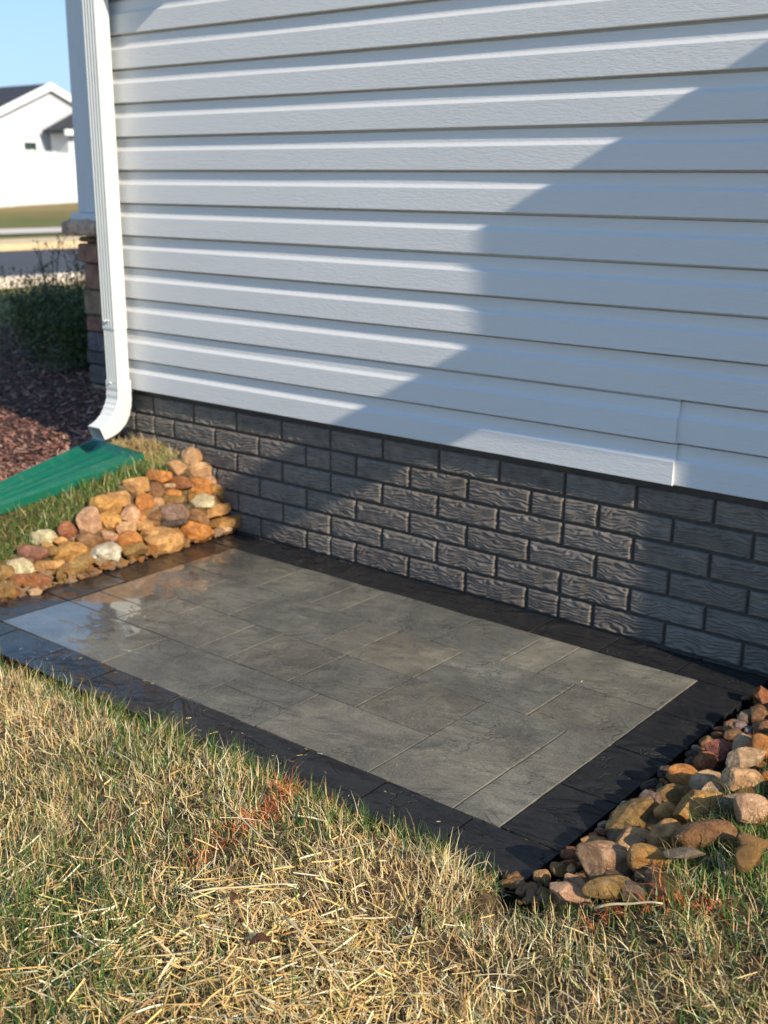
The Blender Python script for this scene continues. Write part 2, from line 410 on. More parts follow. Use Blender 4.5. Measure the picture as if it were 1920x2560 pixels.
# front facade (faces the street) and roof
m = MB(); m.box((XL-.012, .012, .40), (XL+.008, 8, WTOP)); hpart(m, 'front_wall', M_SID)
rf = MB(); e0, e1, yc, rh = XL-.35, 12.3, 4.0, 4.3*.42
bot = [(e0, -.30, WTOP-.05), (e1, -.30, WTOP-.05), (e1, 8.3, WTOP-.05), (e0, 8.3, WTOP-.05)]
rf.add(bot+[(x, y, z+.12) for x, y, z in bot]+[(e0+4.3, yc, WTOP+.07+rh), (e1-4.3, yc, WTOP+.07+rh)],
       [(0,3,2,1),(0,1,5,4),(1,2,6,5),(2,3,7,6),(3,0,4,7),(4,5,9,8),(5,6,9),(6,7,8,9),(7,4,8)])
hpart(rf, 'roof', M_SHING)
# unseen eave return, added to shade the top of the downspout
m = MB(); m.prism([(0.02, 2.06), (-.23, 2.06), (-.23, 2.18), (0.02, 2.42)], 'x', -1.0, .46); hpart(m, 'eave_shade_caster', M_TRIM)
# unseen chase to the right, shaped for the wall shadow: base, fin, chase
ch = MB(); ch.prism([(0., -.2), (-.235, -.2), (-.235, 1.37), (0., 1.35)], 'x', 2.4, 3.7)
cho = hpart(ch, 'chase_base_caster', M_SID)
ch = MB(); ch.prism([(0., 1.37), (-.575, 1.37), (-.575, 1.585), (0., 1.585)], 'x', 2.402, 2.45); hpart(ch, 'shadow_fin', M_TRIM)  # thin fin added to cast the diagonal shadow band on the wall
ch = MB(); ch.prism([(0., 1.38), (-.374, 1.38), (-.374, 1.90), (0., 1.90)], 'x', 2.451, 3.68); hpart(ch, 'chase_shadow_caster', M_SID)
m = MB(); m.box((2.401, -.035, .40), (2.43, .012, WTOP-.02), .002); hpart(m, 'corner_trim', M_TRIM)
m = MB(); m.box((2.43, -.03, .40), (12, .011, WTOP)); hpart(m, 'side_wall', M_SID)

# foundation with brick relief
fnd = MB(); fnd.box((XL+.02, .006, -.3), (12, .30, .43)); fo = hpart(fnd, 'foundation', M_MORTAR)
def brick_mesh(w, h, seed):
    nx_, nz_ = max(10, int(w/.0036)), 27; o = Vector((seed*13.7, seed*5.1, 0)); v = []; f = []
    for j in range(nz_+1):
        for i in range(nx_+1):
            x = w*i/nx_; z = h*j/nz_
            ed = min(x, w-x, z, h-z); e = min(1, ed/.0038); e = e*(2-e)
            q = noise.noise(Vector((x*16, z*34, 0))+o); q2 = noise.noise(Vector((x*40, z*70, 5))+o)
            ph = z*225 + 3.4*q + 1.3*q2 + 26*x*noise.noise(Vector((seed*3.3, x*5, 9)))
            rg = math.sin(ph*2*math.pi/2.0)
            rg = rg*abs(rg)**-.3 if abs(rg) > 1e-3 else 0.; d = .0048 + .0035*rg*(.55+.45*noise.noise(Vector((x*30, z*60, 2))+o)*2) + .0010*q2
            jx = .0009*noise.noise(Vector((z*90, seed, i > nx_/2))); jz = .0009*noise.noise(Vector((x*60, seed, j > nz_/2)))
            v.append((x+jx*(1-e), -max(.0004, d)*e+.0, z+jz*(1-e)))
    n1 = nx_+1
    for j in range(nz_):
        for i in range(nx_): f.append((j*n1+i, j*n1+i+1, (j+1)*n1+i+1, (j+1)*n1+i))
    # skirt back into the wall
    per = [i for i in range(n1)] + [j*n1+nx_ for j in range(1, nz_+1)] + [nz_*n1+i for i in range(nx_-1, -1, -1)] + [j*n1 for j in range(nz_-1, 0, -1)]
    b = len(v)
    for k in per: v.append((v[k][0], .0075, v[k][2]))
    for k in range(len(per)): f.append((per[k], b+k, b+(k+1) % len(per), per[(k+1) % len(per)]))
    me = mesh('brick', v, f, M_BRICK, True); return me
BL, BH, JT = .1996, .0666, .0085
full = [brick_mesh(BL-JT, BH-JT, s) for s in range(7)]; half = [brick_mesh(BL/2-JT*.8, BH-JT, 20+s) for s in range(4)]
rb = random.Random(3)
for row in range(-1, 6):
    off = 0 if row % 2 == 0 else .0998
    k = -5
    while True:
        x = off + k*BL; k += 1
        if x > 2.5: break
        if x < XL-.005:
            if x+BL/2 > XL-.02: link('brick', rb.choice(half), fo, Vector((x+BL/2+JT*.3, .0, row*BH+.0047))-hp)
            continue
        z = row*BH + .0047
        seam = None
        for xs in (.299, 1.0978, -.4995):
            if abs((x+BL/2)-xs) < .02 and row in (0, 4): seam = xs
        if seam is not None:
            link('brick', rb.choice(half), fo, Vector((x+JT/2, .0, z))-hp)
            link('brick', rb.choice(half), fo, Vector((x+BL/2+JT*.3, .0, z))-hp)
        else:
            link('brick', rb.choice(full), fo, Vector((x+JT/2, rb.uniform(-.0010, .0008), z))-hp)
for o in fo.children: o.location = Vector(o.location) - Vector(fo.location)

# ------------------------------------------------------------------ DOWNSPOUT
ds = thing('downspout', (-.603, -.065, .25), 'white rectangular downspout with curved outlet elbow at the house corner', 'downspout')
db = Vector((-.603, -.065, .25))
def flute(x0, x1, y0, y1, fl=4, dep=.0028, r=.006):
    pts = []
    def front():
        n = fl*8
        for i in range(n+1):
            t = i/n; x = x0+r+(x1-x0-2*r)*t
            yield (x, y0 + dep*(.5-.5*math.cos(t*fl*2*math.pi)))
    pts += list(front())
    pts += [(x1-r*.3, y0+r*.3), (x1, y0+r)]
    ny = 8
    for i in range(1, ny): pts.append((x1-.0006*math.sin(i/ny*math.pi*2)**2, y0+r+(y1-y0-2*r)*i/ny))
    pts += [(x1, y1-r), (x1-r, y1), (x0+r, y1), (x0, y1-r), (x0, y0+r), (x0+r*.3, y0+r*.3)]
    return pts
def pipe(name, z0, z1, g=0.0):
    P = flute(-.634-g, -.572+g, -.100-g, -.046+g); n = len(P); zs = [z0, z0+.004, (z0+z1)/2, z1]
    v = [(x+.009+(.9-z)*.008, y, z) for z in zs for x, y in P]
    f = [(k*n+i, k*n+(i+1) % n, (k+1)*n+(i+1) % n, (k+1)*n+i) for k in range(len(zs)-1) for i in range(n)]
    o = link(name, mesh(name, v, f, M_DS, False), ds, -db); return o
pipe('upper_pipe', .625, 2.06, .0018)
pipe('lower_pipe', .425, .640, .0)
# crimped overlap ring at the joint + screws
el = []
FR = [(-.1015, .455), (-.1015, .43), (-.104, .392), (-.116, .367), (-.131, .343), (-.156, .322), (-.185, .309)]
BK = [(-.0445, .455), (-.0445, .42), (-.045, .383), (-.051, .352), (-.067, .316), (-.099, .287), (-.132, .273), (-.166, .266)]
P0 = flute(0, 1, 0, 1, 4, .035, .08); n = len(P0); v = []; f = []
NS = 30
def cr(L, t):
    t *= len(L)-1; i = min(int(t), len(L)-2); q = t-i
    a = L[max(i-1, 0)]; b = L[i]; c = L[i+1]; d = L[min(i+2, len(L)-1)]
    return tuple(.5*(2*b[k]+(c[k]-a[k])*q+(2*a[k]-5*b[k]+4*c[k]-d[k])*q*q+(3*b[k]-a[k]-3*c[k]+d[k])*q**3) for k in (0, 1))
for s in range(NS+1):
    t = s/NS; A = cr(FR, t); B = cr(BK, t)
    cri = .0014*(math.sin(t*math.pi*17)) * (1 if .12 < t < .8 else 0)
    for (a, b) in P0:
        x = -.6228 + .0645*a + (cri if a > .95 else 0)
        y = A[0]+(B[0]-A[0])*b; z = A[1]+(B[1]-A[1])*b
        if b < .04: y -= cri
        v.append((x, y, z))
for k in range(NS):
    for i in range(n): f.append((k*n+i, k*n+(i+1) % n, (k+1)*n+(i+1) % n, (k+1)*n+i))
# folded lip so that the sheet has thickness
e = bpy.data.meshes.new('outlet_elbow')
elbow = link('outlet_elbow', mesh('outlet_elbow', v, f, M_DS, True), ds, -db)
sm_ = elbow.modifiers.new('thickness', 'SOLIDIFY'); sm_.thickness = .0016; sm_.offset = -1
es = elbow.modifiers.new('edges', 'EDGE_SPLIT'); es.split_angle = math.radians(40)
ring = MB()
P = flute(-.6250, -.5590, -.1025, -.0435, 4, .0012)
for z0, z1 in ((.628, .634),):
    nn = len(P); ring.add([(x, y, z) for z in (z0, z1) for x, y in P], [(i, (i+1) % nn, nn+(i+1) % nn, nn+i) for i in range(nn)])
ring.obj('joint_ring', M_DS, ds, -db)
for (x, y, z) in ((-.604, -.1035, .652), (-.586, -.1045, .655), (-.594, -.1045, .448)):
    sc = MB(); sc.tube([(x, y+.002, z), (x, y-.002, z), (x, y-.004, z)], [.0042, .0040, .002], 8); sc.obj('screw', M_DS, ds, -db)

# ------------------------------------------------------------------ SPLASH BLOCK
sb = thing('splash_block', (-.615, -.12, .2), 'green plastic splash block under the white downspout outlet', 'splash block')
sv = []; sf = []
prof = [(-1, -.012), (-1.0, .016), (-.95, .024), (-.90, .024), (-.70, .004), (-.55, .002), (-.42, .013), (-.30, .002), (-.08, .002), (0, .011), (.08, .002), (.30, .002), (.42, .013), (.55, .002), (.70, .004), (.90, .024), (.95, .024), (1.0, .016), (1, -.012)]
stations = [(0.0, -.012, 1.0), (.006, .0, 1.0), (.022, .0, 1.0), (.040, .0, .35), (.075, 0, 0), (.2, 0, 0), (.4, 0, 0), (.6, 0, 0), (.8, 0, 0), (1.0, 0, 0)]
LA, LB, RA, RB = Vector((-.765, -.055, 0)), Vector((-.618, -.72, 0)), Vector((-.440, -.098, 0)), Vector((-.462, -.82, 0))
for (t, dz, fill) in stations:
    l_, r_ = LA.lerp(LB, t), RA.lerp(RB, t); zr_ = .224 - .082*t
    for (a, b) in prof:
        p_ = l_.lerp(r_, (a+1)/2); zz = b*(1-fill)+.024*fill
        if b < 0 or t == 0: zz = -.012
        sv.append((p_.x, p_.y, zr_-.019+zz))
n = len(prof)
for k in range(len(stations)-1):
    for i in range(n-1): sf.append((k*n+i, (k+1)*n+i, (k+1)*n+i+1, k*n+i+1))
sbo = link('tray', mesh('tray', sv, sf, M_GREEN, False), sb, -Vector((-.615, -.12, .2)))
q = sbo.modifiers.new('thickness', 'SOLIDIFY'); q.thickness = .003
bv = sbo.modifiers.new('bevel', 'BEVEL'); bv.width = .003; bv.segments = 2; bv.limit_method = 'ANGLE'

# ------------------------------------------------------------------ PORCH COLUMN
cx, cy = -1.615, .579      # near left corner of the stone pier
SW = .115; SY = .36
pier = thing('porch_column', (cx+SW/2, cy+SY/2, .2), 'white porch post on a brown stone veneer pier behind the downspout', 'column')
pb = Vector((cx+SW/2, cy+SY/2, .2))
m = MB(); m.box((cx+.012, cy+.012, .1), (cx+SW-.012, cy+SY-.012, .87)); m.obj('pier_core', M_MORTAR, pier, -pb)
rs = random.Random(11); z = .12
cols = [(.22, .15, .11), (.24, .175, .13), (.17, .14, .13), (.32, .17, .12), (.30, .22, .14), (.20, .165, .175)]
while z < .865:
    h = rs.choice([.055, .085, .11, .07]); h = min(h, .872-z)
    if h < .02: break
    for side in range(2):
        t = 0.0; LN = SW if side == 0 else SY
        while t < LN-.001:
            w = min(rs.uniform(.10, .22), LN-t); w = LN-t if LN-t-w < .06 else w
            pr = rs.uniform(.0, .018); g = .003
            mb = MB()
            if side == 0: ex = rs.uniform(-.022, .008); mb.box((cx+t+ex, cy-pr, z+g), (cx+t+w-.001, cy+.05, z+h-g), .007)
            else: mb.box((cx+SW-.04, cy+t+g+(.052 if t == 0 else 0), z+g), (cx+SW+pr, cy+t+w-g, z+h-g), .007)
            c = rs.choice(cols); b = rs.uniform(.8, 1.25)
            mb.obj('stone', M_STONE, pier, -pb, tuple(v*b for v in c)); t += w
    z += h
cv = MB(); n = 10
for k in range(1): cv.box((cx-.06, cy-.06, .875), (cx+SW+.04, cy+SY+.06, .937), .012)
cap = cv.obj('stone_cap', M_STONE, pier, -pb, (.70, .50, .36))
sbv = cap.modifiers.new('sub', 'SUBSURF'); sbv.subdivision_type = 'SIMPLE'; sbv.levels = 4; sbv.render_levels = 4
tx = bpy.data.textures.new('rough_cap', 'CLOUDS'); tx.noise_scale = .05
dm = cap.modifiers.new('rough', 'DISPLACE'); dm.texture = tx; dm.strength = .025; dm.texture_coords = 'GLOBAL'
px0, py0 = cx-.02, cy+.0
m = MB(); m.box((px0-.024, py0-.024, .935), (px0+.16, py0+.28, .966), .003); m.obj('post_base_trim', M_TRIM, pier, -pb)
m = MB(); m.box((px0, py0, .966), (px0+.125, py0+.125, 2.6), .004); m.obj('post', M_TRIM, pier, -pb)
m = MB(); m.box((px0-.15, py0-.15, 2.6), (px0+1.1, py0+5, 2.85)); m.obj('porch_beam', M_TRIM, pier, -pb)
ROCKS=[
(-0.297, -0.603, 0.082, 0.082, 0.052, 0.049, 1.29, -0.01, 0.68, 'cream', 'k', 0, 'cream white knobbly stone on the grass edge of the left pile'),
(-0.28, -0.532, 0.089, 0.056, 0.061, 0.053, 1.29, -0.01, 0.68, 'redbr', 'r', 0, 'round reddish brown stone at the grass edge, next to the cream knobbly one'),
(-0.26, -0.576, 0.075, 0.045, 0.025, 0.023, 1.28, -0.26, 0.76, 'tan', 'r', 0, 'small tan stone squeezed under the round reddish brown one'),
(-0.26, -0.617, 0.068, 0.038, 0.023, 0.022, 1.29, -0.01, 0.68, 'gold', 'a', 0, 'small golden stone just below the cream knobbly one'),
(-0.265, -0.667, 0.057, 0.089, 0.049, 0.047, 1.29, 0.08, 0.66, 'purple', 'r', 0, 'purplish brown stone leaning into the grass left of the pile'),
(-0.239, -0.622, 0.058, 0.038, 0.032, 0.03, 1.29, -0.01, 0.68, 'olive', 'r', 0, 'small olive tan stone right of the purplish brown one'),
(-0.214, -0.57, 0.052, 0.099, 0.064, 0.061, 1.29, -0.06, 0.7, 'gold', 'a', 0, 'large golden block with a flat face low in the left pile'),
(-0.275, -0.459, 0.099, 0.082, 0.098, 0.078, 1.29, -0.01, 0.68, 'pink', 'a', 0, 'tall pale pink pointed stone against the grass, left pile'),
(-0.222, -0.499, 0.066, 0.076, 0.052, 0.049, 1.29, 0.08, 0.66, 'brown', 'r', 1, 'wet brown rounded stone below the pink pointed one'),
(-0.206, -0.441, 0.067, 0.058, 0.041, 0.039, 1.29, 0.08, 0.66, 'pink', 'a', 0, 'small pale pink stone right of the wet brown rounded one'),
(-0.154, -0.495, 0.032, 0.103, 0.07, 0.066, 1.28, -0.26, 0.76, 'white', 'k', 0, 'whitish pitted stone with dark hollows by the patio edge'),
(-0.151, -0.613, 0.024, 0.116, 0.05, 0.048, 1.27, -0.34, 0.78, 'olive', 'r', 1, 'long wet olive cobble slanting down by the patio border'),
(-0.194, -0.664, 0.035, 0.088, 0.033, 0.053, 1.29, -0.14, 0.72, 'tan', 'f', 0, 'thin tan slab left of the long olive cobble'),
(-0.236, -0.73, 0.036, 0.083, 0.056, 0.053, 1.29, -0.18, 0.73, 'cream', 'r', 0, 'big pale tan boulder near the left frame edge'),
(-0.24, -0.779, 0.03, 0.059, 0.052, 0.049, 1.29, -0.01, 0.68, 'olive', 'r', 0, 'dull olive stone behind the big pale tan boulder'),
(-0.157, -0.744, 0.016, 0.132, 0.053, 0.05, 1.29, -0.14, 0.72, 'rust', 'a', 1, 'dark rust brown wet stone lying flat by the patio border'),
(-0.164, -0.826, 0.013, 0.058, 0.05, 0.048, 1.29, -0.01, 0.68, 'olive', 'r', 1, 'wet olive brown stone at the left frame edge by the border'),
(-0.298, -0.377, 0.134, 0.104, 0.067, 0.064, 1.29, 0.16, 0.64, 'gold', 'r', 0, 'golden brown rounded stone beside the lawn, halfway up the left pile'),
(-0.249, -0.401, 0.098, 0.08, 0.059, 0.056, 1.28, 0.24, 0.61, 'gold', 'a', 0, 'golden angular stone right of the tall pink pointed one'),
(-0.102, -0.774, 0.006, 0.036, 0.023, 0.022, 1.28, -0.26, 0.76, 'pale', 'r', 0, 'pale oval pebble on the left patio border edge'),
(-0.293, -0.019, 0.221, 0.082, 0.07, 0.067, 1.27, 0.41, 0.56, 'peach', 'a', 0, 'pinkish tan wedge at the very top of the left pile by the bricks'),
(-0.259, -0.018, 0.185, 0.082, 0.061, 0.058, 1.29, 0.08, 0.66, 'peach', 'r', 0, 'pale peach rounded stone just under the topmost wedge'),
(-0.277, -0.102, 0.205, 0.063, 0.049, 0.047, 1.29, 0.08, 0.66, 'peach', 'a', 0, 'peach coloured stone left of the topmost wedge'),
(-0.276, -0.178, 0.19, 0.083, 0.043, 0.041, 1.29, 0.08, 0.66, 'orange', 'a', 0, 'orange slab with a flat top at the upper grass edge'),
(-0.243, -0.12, 0.168, 0.098, 0.048, 0.045, 1.29, 0.13, 0.65, 'rust', 'a', 0, 'dark orange stone in the upper middle of the left pile'),
(-0.243, -0.166, 0.164, 0.04, 0.019, 0.018, 1.29, -0.01, 0.68, 'pale', 'r', 0, 'tiny pale oval stone in front of the dark orange one'),
(-0.23, 0.028, 0.158, 0.038, 0.037, 0.035, 1.29, -0.01, 0.68, 'pink', 'r', 0, 'small pinkish stone touching the bricks near the pile top'),
(-0.223, -0.005, 0.15, 0.061, 0.046, 0.043, 1.27, -0.34, 0.78, 'pink', 'r', 1, 'wet pale pink stone high in the left pile near the bricks'),
(-0.221, -0.06, 0.14, 0.089, 0.069, 0.066, 1.29, 0.08, 0.66, 'orange', 'r', 1, 'round orange stone with wet glints in the upper left pile'),
(-0.192, 0.007, 0.112, 0.073, 0.082, 0.069, 1.29, -0.09, 0.71, 'gold', 'a', 0, 'upright yellow tan block standing against the brick wall'),
(-0.287, -0.259, 0.177, 0.084, 0.054, 0.051, 1.29, -0.01, 0.68, 'tan', 'a', 0, 'tan block split by a pale band at the grass edge'),
(-0.249, -0.217, 0.151, 0.048, 0.073, 0.046, 1.29, 0.16, 0.64, 'brown', 'r', 0, 'dull brown upright oval stone in the middle of the left pile'),
(-0.227, -0.169, 0.144, 0.062, 0.028, 0.027, 1.29, 0.08, 0.66, 'orange', 'r', 0, 'small orange stone above the olive tan flat one'),
(-0.211, -0.175, 0.125, 0.073, 0.031, 0.044, 1.29, -0.01, 0.68, 'olive', 'f', 0, 'olive tan flat stone in the centre of the left pile'),
(-0.186, -0.091, 0.105, 0.094, 0.052, 0.05, 1.29, -0.06, 0.7, 'cream', 'a', 0, 'pale yellow cream block lit by the sun, right of the pile centre'),
(-0.186, -0.212, 0.09, 0.109, 0.065, 0.062, 1.29, -0.06, 0.7, 'pkgrey', 'r', 1, 'wet purple grey cobble in the middle of the left pile'),
(-0.236, -0.272, 0.128, 0.059, 0.069, 0.056, 1.29, 0.08, 0.66, 'orange', 'a', 0, 'orange tan stone left of the wet purple grey cobble'),
(-0.259, -0.268, 0.153, 0.033, 0.022, 0.021, 1.28, 0.24, 0.61, 'gold', 'r', 0, 'tiny yellow stone on top of the orange tan one'),
(-0.284, -0.331, 0.147, 0.083, 0.058, 0.055, 1.29, 0.16, 0.64, 'tan', 'a', 0, 'light tan stone beside the grass right of the golden brown one'),
(-0.235, -0.332, 0.107, 0.061, 0.066, 0.058, 1.29, -0.01, 0.68, 'pink', 'a', 0, 'pale pinkish cream stone left of the pile centre'),
(-0.154, -0.128, 0.068, 0.077, 0.049, 0.046, 1.27, 0.41, 0.56, 'brown', 'a', 0, 'brown stone tilted down right of the purple grey cobble'),
(-0.154, -0.046, 0.073, 0.09, 0.047, 0.044, 1.28, -0.26, 0.76, 'tan', 'a', 0, 'orange tan stone under the upright yellow tan block'),
(-0.126, -0.035, 0.036, 0.123, 0.051, 0.074, 1.29, -0.21, 0.74, 'gold', 'f', 0, 'wide golden slab at the inner patio corner by the bricks'),
(-0.124, -0.165, 0.034, 0.114, 0.07, 0.067, 1.29, -0.06, 0.7, 'orange', 'a', 1, 'big wet orange brown stone on the border, right of the egg shaped one'),
(-0.136, -0.294, 0.035, 0.128, 0.083, 0.078, 1.29, -0.04, 0.69, 'tan', 'r', 1, 'large egg shaped tan cobble resting on the patio border'),
(-0.165, -0.234, 0.066, 0.11, 0.026, 0.066, 1.29, -0.21, 0.74, 'dark', 'f', 0, 'thin dark olive slate wedged under the purple grey cobble'),
(-0.185, -0.318, 0.077, 0.056, 0.039, 0.037, 1.29, -0.01, 0.68, 'tan', 'r', 0, 'small tan stone above the large egg shaped cobble'),
(-0.203, -0.374, 0.078, 0.066, 0.044, 0.042, 1.27, -0.34, 0.78, 'peach', 'a', 0, 'peach stone slanting above the brown tan wet one'),
(-0.169, -0.391, 0.052, 0.084, 0.057, 0.055, 1.29, -0.09, 0.71, 'orange', 'r', 1, 'brown tan wet stone left of the egg shaped cobble'),
(-0.206, -0.31, 0.096, 0.029, 0.024, 0.023, 1.29, -0.01, 0.68, 'orange', 'r', 0, 'tiny orange stone left of the purple grey cobble'),
(-0.135, -0.404, 0.028, 0.092, 0.038, 0.055, 1.28, -0.26, 0.76, 'olive', 'f', 0, 'flat olive tan stone between the whitish pitted one and the egg shaped cobble'),
(-0.224, -0.23, 0.127, 0.038, 0.038, 0.036, 1.29, -0.01, 0.68, 'peach', 'a', 0, 'small peach stone in the pile centre beside the olive tan flat one'),
(-0.195, -0.271, 0.092, 0.04, 0.046, 0.046, 1.22, 0.66, 0.46, 'brown', 'f', 0, 'thin brown stone standing on edge left of the purple grey cobble'),
(-0.107, -0.059, 0.022, 0.048, 0.021, 0.02, 1.28, -0.26, 0.76, 'pale', 'a', 0, 'pale chip lying under the wide golden slab'),
(1.717, -0.166, 0.023, 0.064, 0.039, 0.037, 1.27, 0.41, 0.56, 'redbr', 'a', 0, 'reddish tan stone at the right frame edge, highest of the right pile'),
(1.678, -0.165, 0.008, 0.024, 0.01, 0.014, 1.29, -0.01, 0.68, 'olive', 'f', 0, 'small flat olive pebble alone on the dark border at the pile top'),
(1.758, -0.307, 0.044, 0.04, 0.041, 0.038, 1.29, -0.01, 0.68, 'brown', 'r', 0, 'brown shaded stone under the highest one of the right pile'),
(1.734, -0.316, 0.032, 0.04, 0.035, 0.033, 1.29, -0.01, 0.68, 'grey', 'a', 0, 'grey tan stone in shade near the top of the right pile'),
(1.702, -0.364, 0.016, 0.025, 0.011, 0.011, 1.29, -0.01, 0.68, 'redbr', 'r', 0, 'small orange brown pebble at the shaded border edge, upper of two'),
(1.715, -0.404, 0.023, 0.029, 0.011, 0.011, 1.29, -0.01, 0.68, 'rust', 'r', 0, 'small dark red pebble at the shaded border edge, lower of two'),
(1.725, -0.363, 0.028, 0.041, 0.028, 0.027, 1.27, -0.34, 0.78, 'brown', 'r', 0, 'dull brown stone beside the two small red pebbles'),
(1.756, -0.424, 0.043, 0.045, 0.026, 0.025, 1.29, -0.01, 0.68, 'brown', 'a', 0, 'brown angular stone above the pinkish red one'),
(1.74, -0.361, 0.034, 0.03, 0.02, 0.019, 1.29, -0.01, 0.68, 'lilac', 'r', 0, 'purple grey small stone in the upper right pile'),
(1.777, -0.405, 0.053, 0.019, 0.019, 0.018, 1.29, -0.01, 0.68, 'lilac', 'r', 0, 'tiny lilac pebble in the upper right pile'),
(1.803, -0.403, 0.066, 0.037, 0.035, 0.033, 1.29, -0.01, 0.68, 'brown', 'r', 0, 'round brown stone in shade at the right frame edge'),
(1.765, -0.517, 0.047, 0.059, 0.053, 0.051, 1.29, -0.01, 0.68, 'pkred', 'a', 1, 'pinkish red stone in the upper right pile'),
(1.807, -0.503, 0.068, 0.046, 0.047, 0.043, 1.21, -0.67, 0.91, 'pale', 'r', 0, 'pale tan egg shaped stone right of the pinkish red one'),
(1.848, -0.526, 0.088, 0.049, 0.052, 0.046, 1.29, -0.01, 0.68, 'orange', 'r', 0, 'orange brown smooth stone at the right frame edge'),
(1.71, -0.443, 0.019, 0.033, 0.026, 0.025, 1.29, -0.01, 0.68, 'brown', 'a', 0, 'small tan brown stone left of the pinkish red one'),
(1.698, -0.47, 0.013, 0.02, 0.013, 0.012, 1.29, -0.01, 0.68, 'grey', 'r', 0, 'tiny grey brown pebble at the edge of the dark border'),
(1.704, -0.505, 0.017, 0.026, 0.016, 0.015, 1.29, -0.01, 0.68, 'dark', 'r', 0, 'dark grey pebble at the edge of the dark border'),
(1.73, -0.553, 0.03, 0.034, 0.018, 0.02, 1.29, -0.01, 0.68, 'dark', 'f', 0, 'dark slate coloured stone above the banded orange one'),
(1.757, -0.565, 0.043, 0.038, 0.042, 0.036, 1.19, 0.74, 0.42, 'redbr', 'r', 0, 'reddish tan upright stone below the pinkish red one'),
(1.748, -0.637, 0.039, 0.064, 0.046, 0.044, 1.29, 0.16, 0.64, 'orange', 'r', 0, 'orange stone with brown banding beside the dark border'),
(1.802, -0.672, 0.066, 0.061, 0.035, 0.033, 1.27, -0.34, 0.78, 'pale', 'a', 0, 'pale cream flat topped stone right of the banded orange one'),
(1.845, -0.593, 0.087, 0.073, 0.051, 0.048, 1.28, -0.26, 0.76, 'pale', 'a', 0, 'cream pointed stone high in the right pile'),
(1.887, -0.712, 0.108, 0.077, 0.049, 0.047, 1.29, 0.13, 0.65, 'peach', 'r', 0, 'big orange pitted boulder right of the right pile centre'),
(1.842, -0.734, 0.085, 0.036, 0.031, 0.029, 1.25, -0.51, 0.84, 'pale', 'a', 0, 'small cream peaked stone behind the big yellow tan one'),
(1.763, -0.721, 0.046, 0.065, 0.033, 0.032, 1.29, 0.16, 0.64, 'olive', 'a', 0, 'olive tan ridged stone left of the big yellow tan one'),
(1.852, -0.809, 0.09, 0.089, 0.062, 0.059, 1.27, -0.38, 0.8, 'gold', 'a', 0, 'big yellow tan pyramid shaped boulder in the right pile centre'),
(1.794, -0.814, 0.062, 0.04, 0.03, 0.028, 1.28, -0.26, 0.76, 'gold', 'r', 0, 'small golden oval cobble left of the yellow tan boulder'),
(1.735, -0.746, 0.033, 0.044, 0.044, 0.042, 1.29, -0.01, 0.68, 'pkgrey', 'a', 0, 'pinkish grey stone under the olive tan ridged one'),
(1.702, -0.769, 0.016, 0.028, 0.021, 0.02, 1.29, -0.01, 0.68, 'white', 'r', 1, 'whitish smooth pebble at the edge of the dark border'),
(1.701, -0.74, 0.015, 0.016, 0.01, 0.01, 1.29, -0.01, 0.68, 'orange', 'r', 0, 'tiny orange pebble next to the whitish smooth one'),
(1.721, -0.757, 0.025, 0.017, 0.014, 0.013, 1.29, -0.01, 0.68, 'pkred', 'r', 0, 'tiny pink pebble next to the whitish smooth one'),
(1.906, -0.805, 0.117, 0.048, 0.031, 0.029, 1.29, -0.01, 0.68, 'grey', 'a', 0, 'grey tan stone between the orange pitted and pink wet boulders'),
(1.949, -0.838, 0.138, 0.059, 0.047, 0.044, 1.29, -0.01, 0.68, 'pink', 'r', 1, 'large pink wet boulder at the right edge beside the grass'),
(1.692, -0.595, 0.01, 0.03, 0.027, 0.025, 1.29, -0.01, 0.68, 'dark', 'r', 0, 'dark shaded stone left of the banded orange one'),
(1.692, -0.655, 0.01, 0.041, 0.018, 0.024, 1.26, -0.43, 0.81, 'dark', 'f', 0, 'dark flat sliver on the border below the dark shaded stone'),
(1.741, -0.827, 0.035, 0.104, 0.054, 0.063, 1.26, -0.43, 0.81, 'olive', 'f', 0, 'broad olive tan slab in the lower right pile'),
(1.706, -0.808, 0.018, 0.034, 0.019, 0.021, 1.29, -0.01, 0.68, 'olive', 'f', 0, 'small flat olive stone left of the broad olive slab'),
(1.697, -0.845, 0.012, 0.023, 0.016, 0.015, 1.27, -0.34, 0.78, 'pkgrey', 'r', 0, 'pinkish grey pebble at the lower border edge'),
(1.707, -0.878, 0.018, 0.02, 0.015, 0.015, 1.29, -0.01, 0.68, 'pkred', 'r', 0, 'dull red pebble at the lower border edge'),
(1.795, -0.934, 0.062, 0.072, 0.039, 0.037, 1.28, -0.26, 0.76, 'peach', 'a', 1, 'orange tan wet stone above the round golden one'),
(1.847, -0.92, 0.088, 0.063, 0.041, 0.039, 1.16, -0.8, 0.98, 'tan', 'a', 0, 'brown tan block tilted up, right of the orange tan wet stone'),
(1.915, -0.938, 0.122, 0.101, 0.043, 0.041, 1.29, -0.14, 0.72, 'brown', 'r', 1, 'large wet brown oval cobble beside the lawn'),
(1.859, -1.009, 0.093, 0.064, 0.045, 0.043, 1.29, -0.01, 0.68, 'gold', 'r', 1, 'round golden stone partly under the orange tan wet one'),
(1.792, -1.017, 0.061, 0.097, 0.064, 0.064, 1.29, 0.13, 0.65, 'buff', 'f', 0, 'big banded pinkish tan slab lying on top at the lower end of the right pile'),
(1.844, -1.107, 0.086, 0.081, 0.032, 0.031, 1.29, -0.01, 0.68, 'olive', 'r', 0, 'olive stone supporting the big banded slab'),
(1.723, -0.925, 0.026, 0.05, 0.022, 0.021, 1.29, 0.08, 0.66, 'tan', 'r', 0, 'tan stone just behind the big banded slab'),
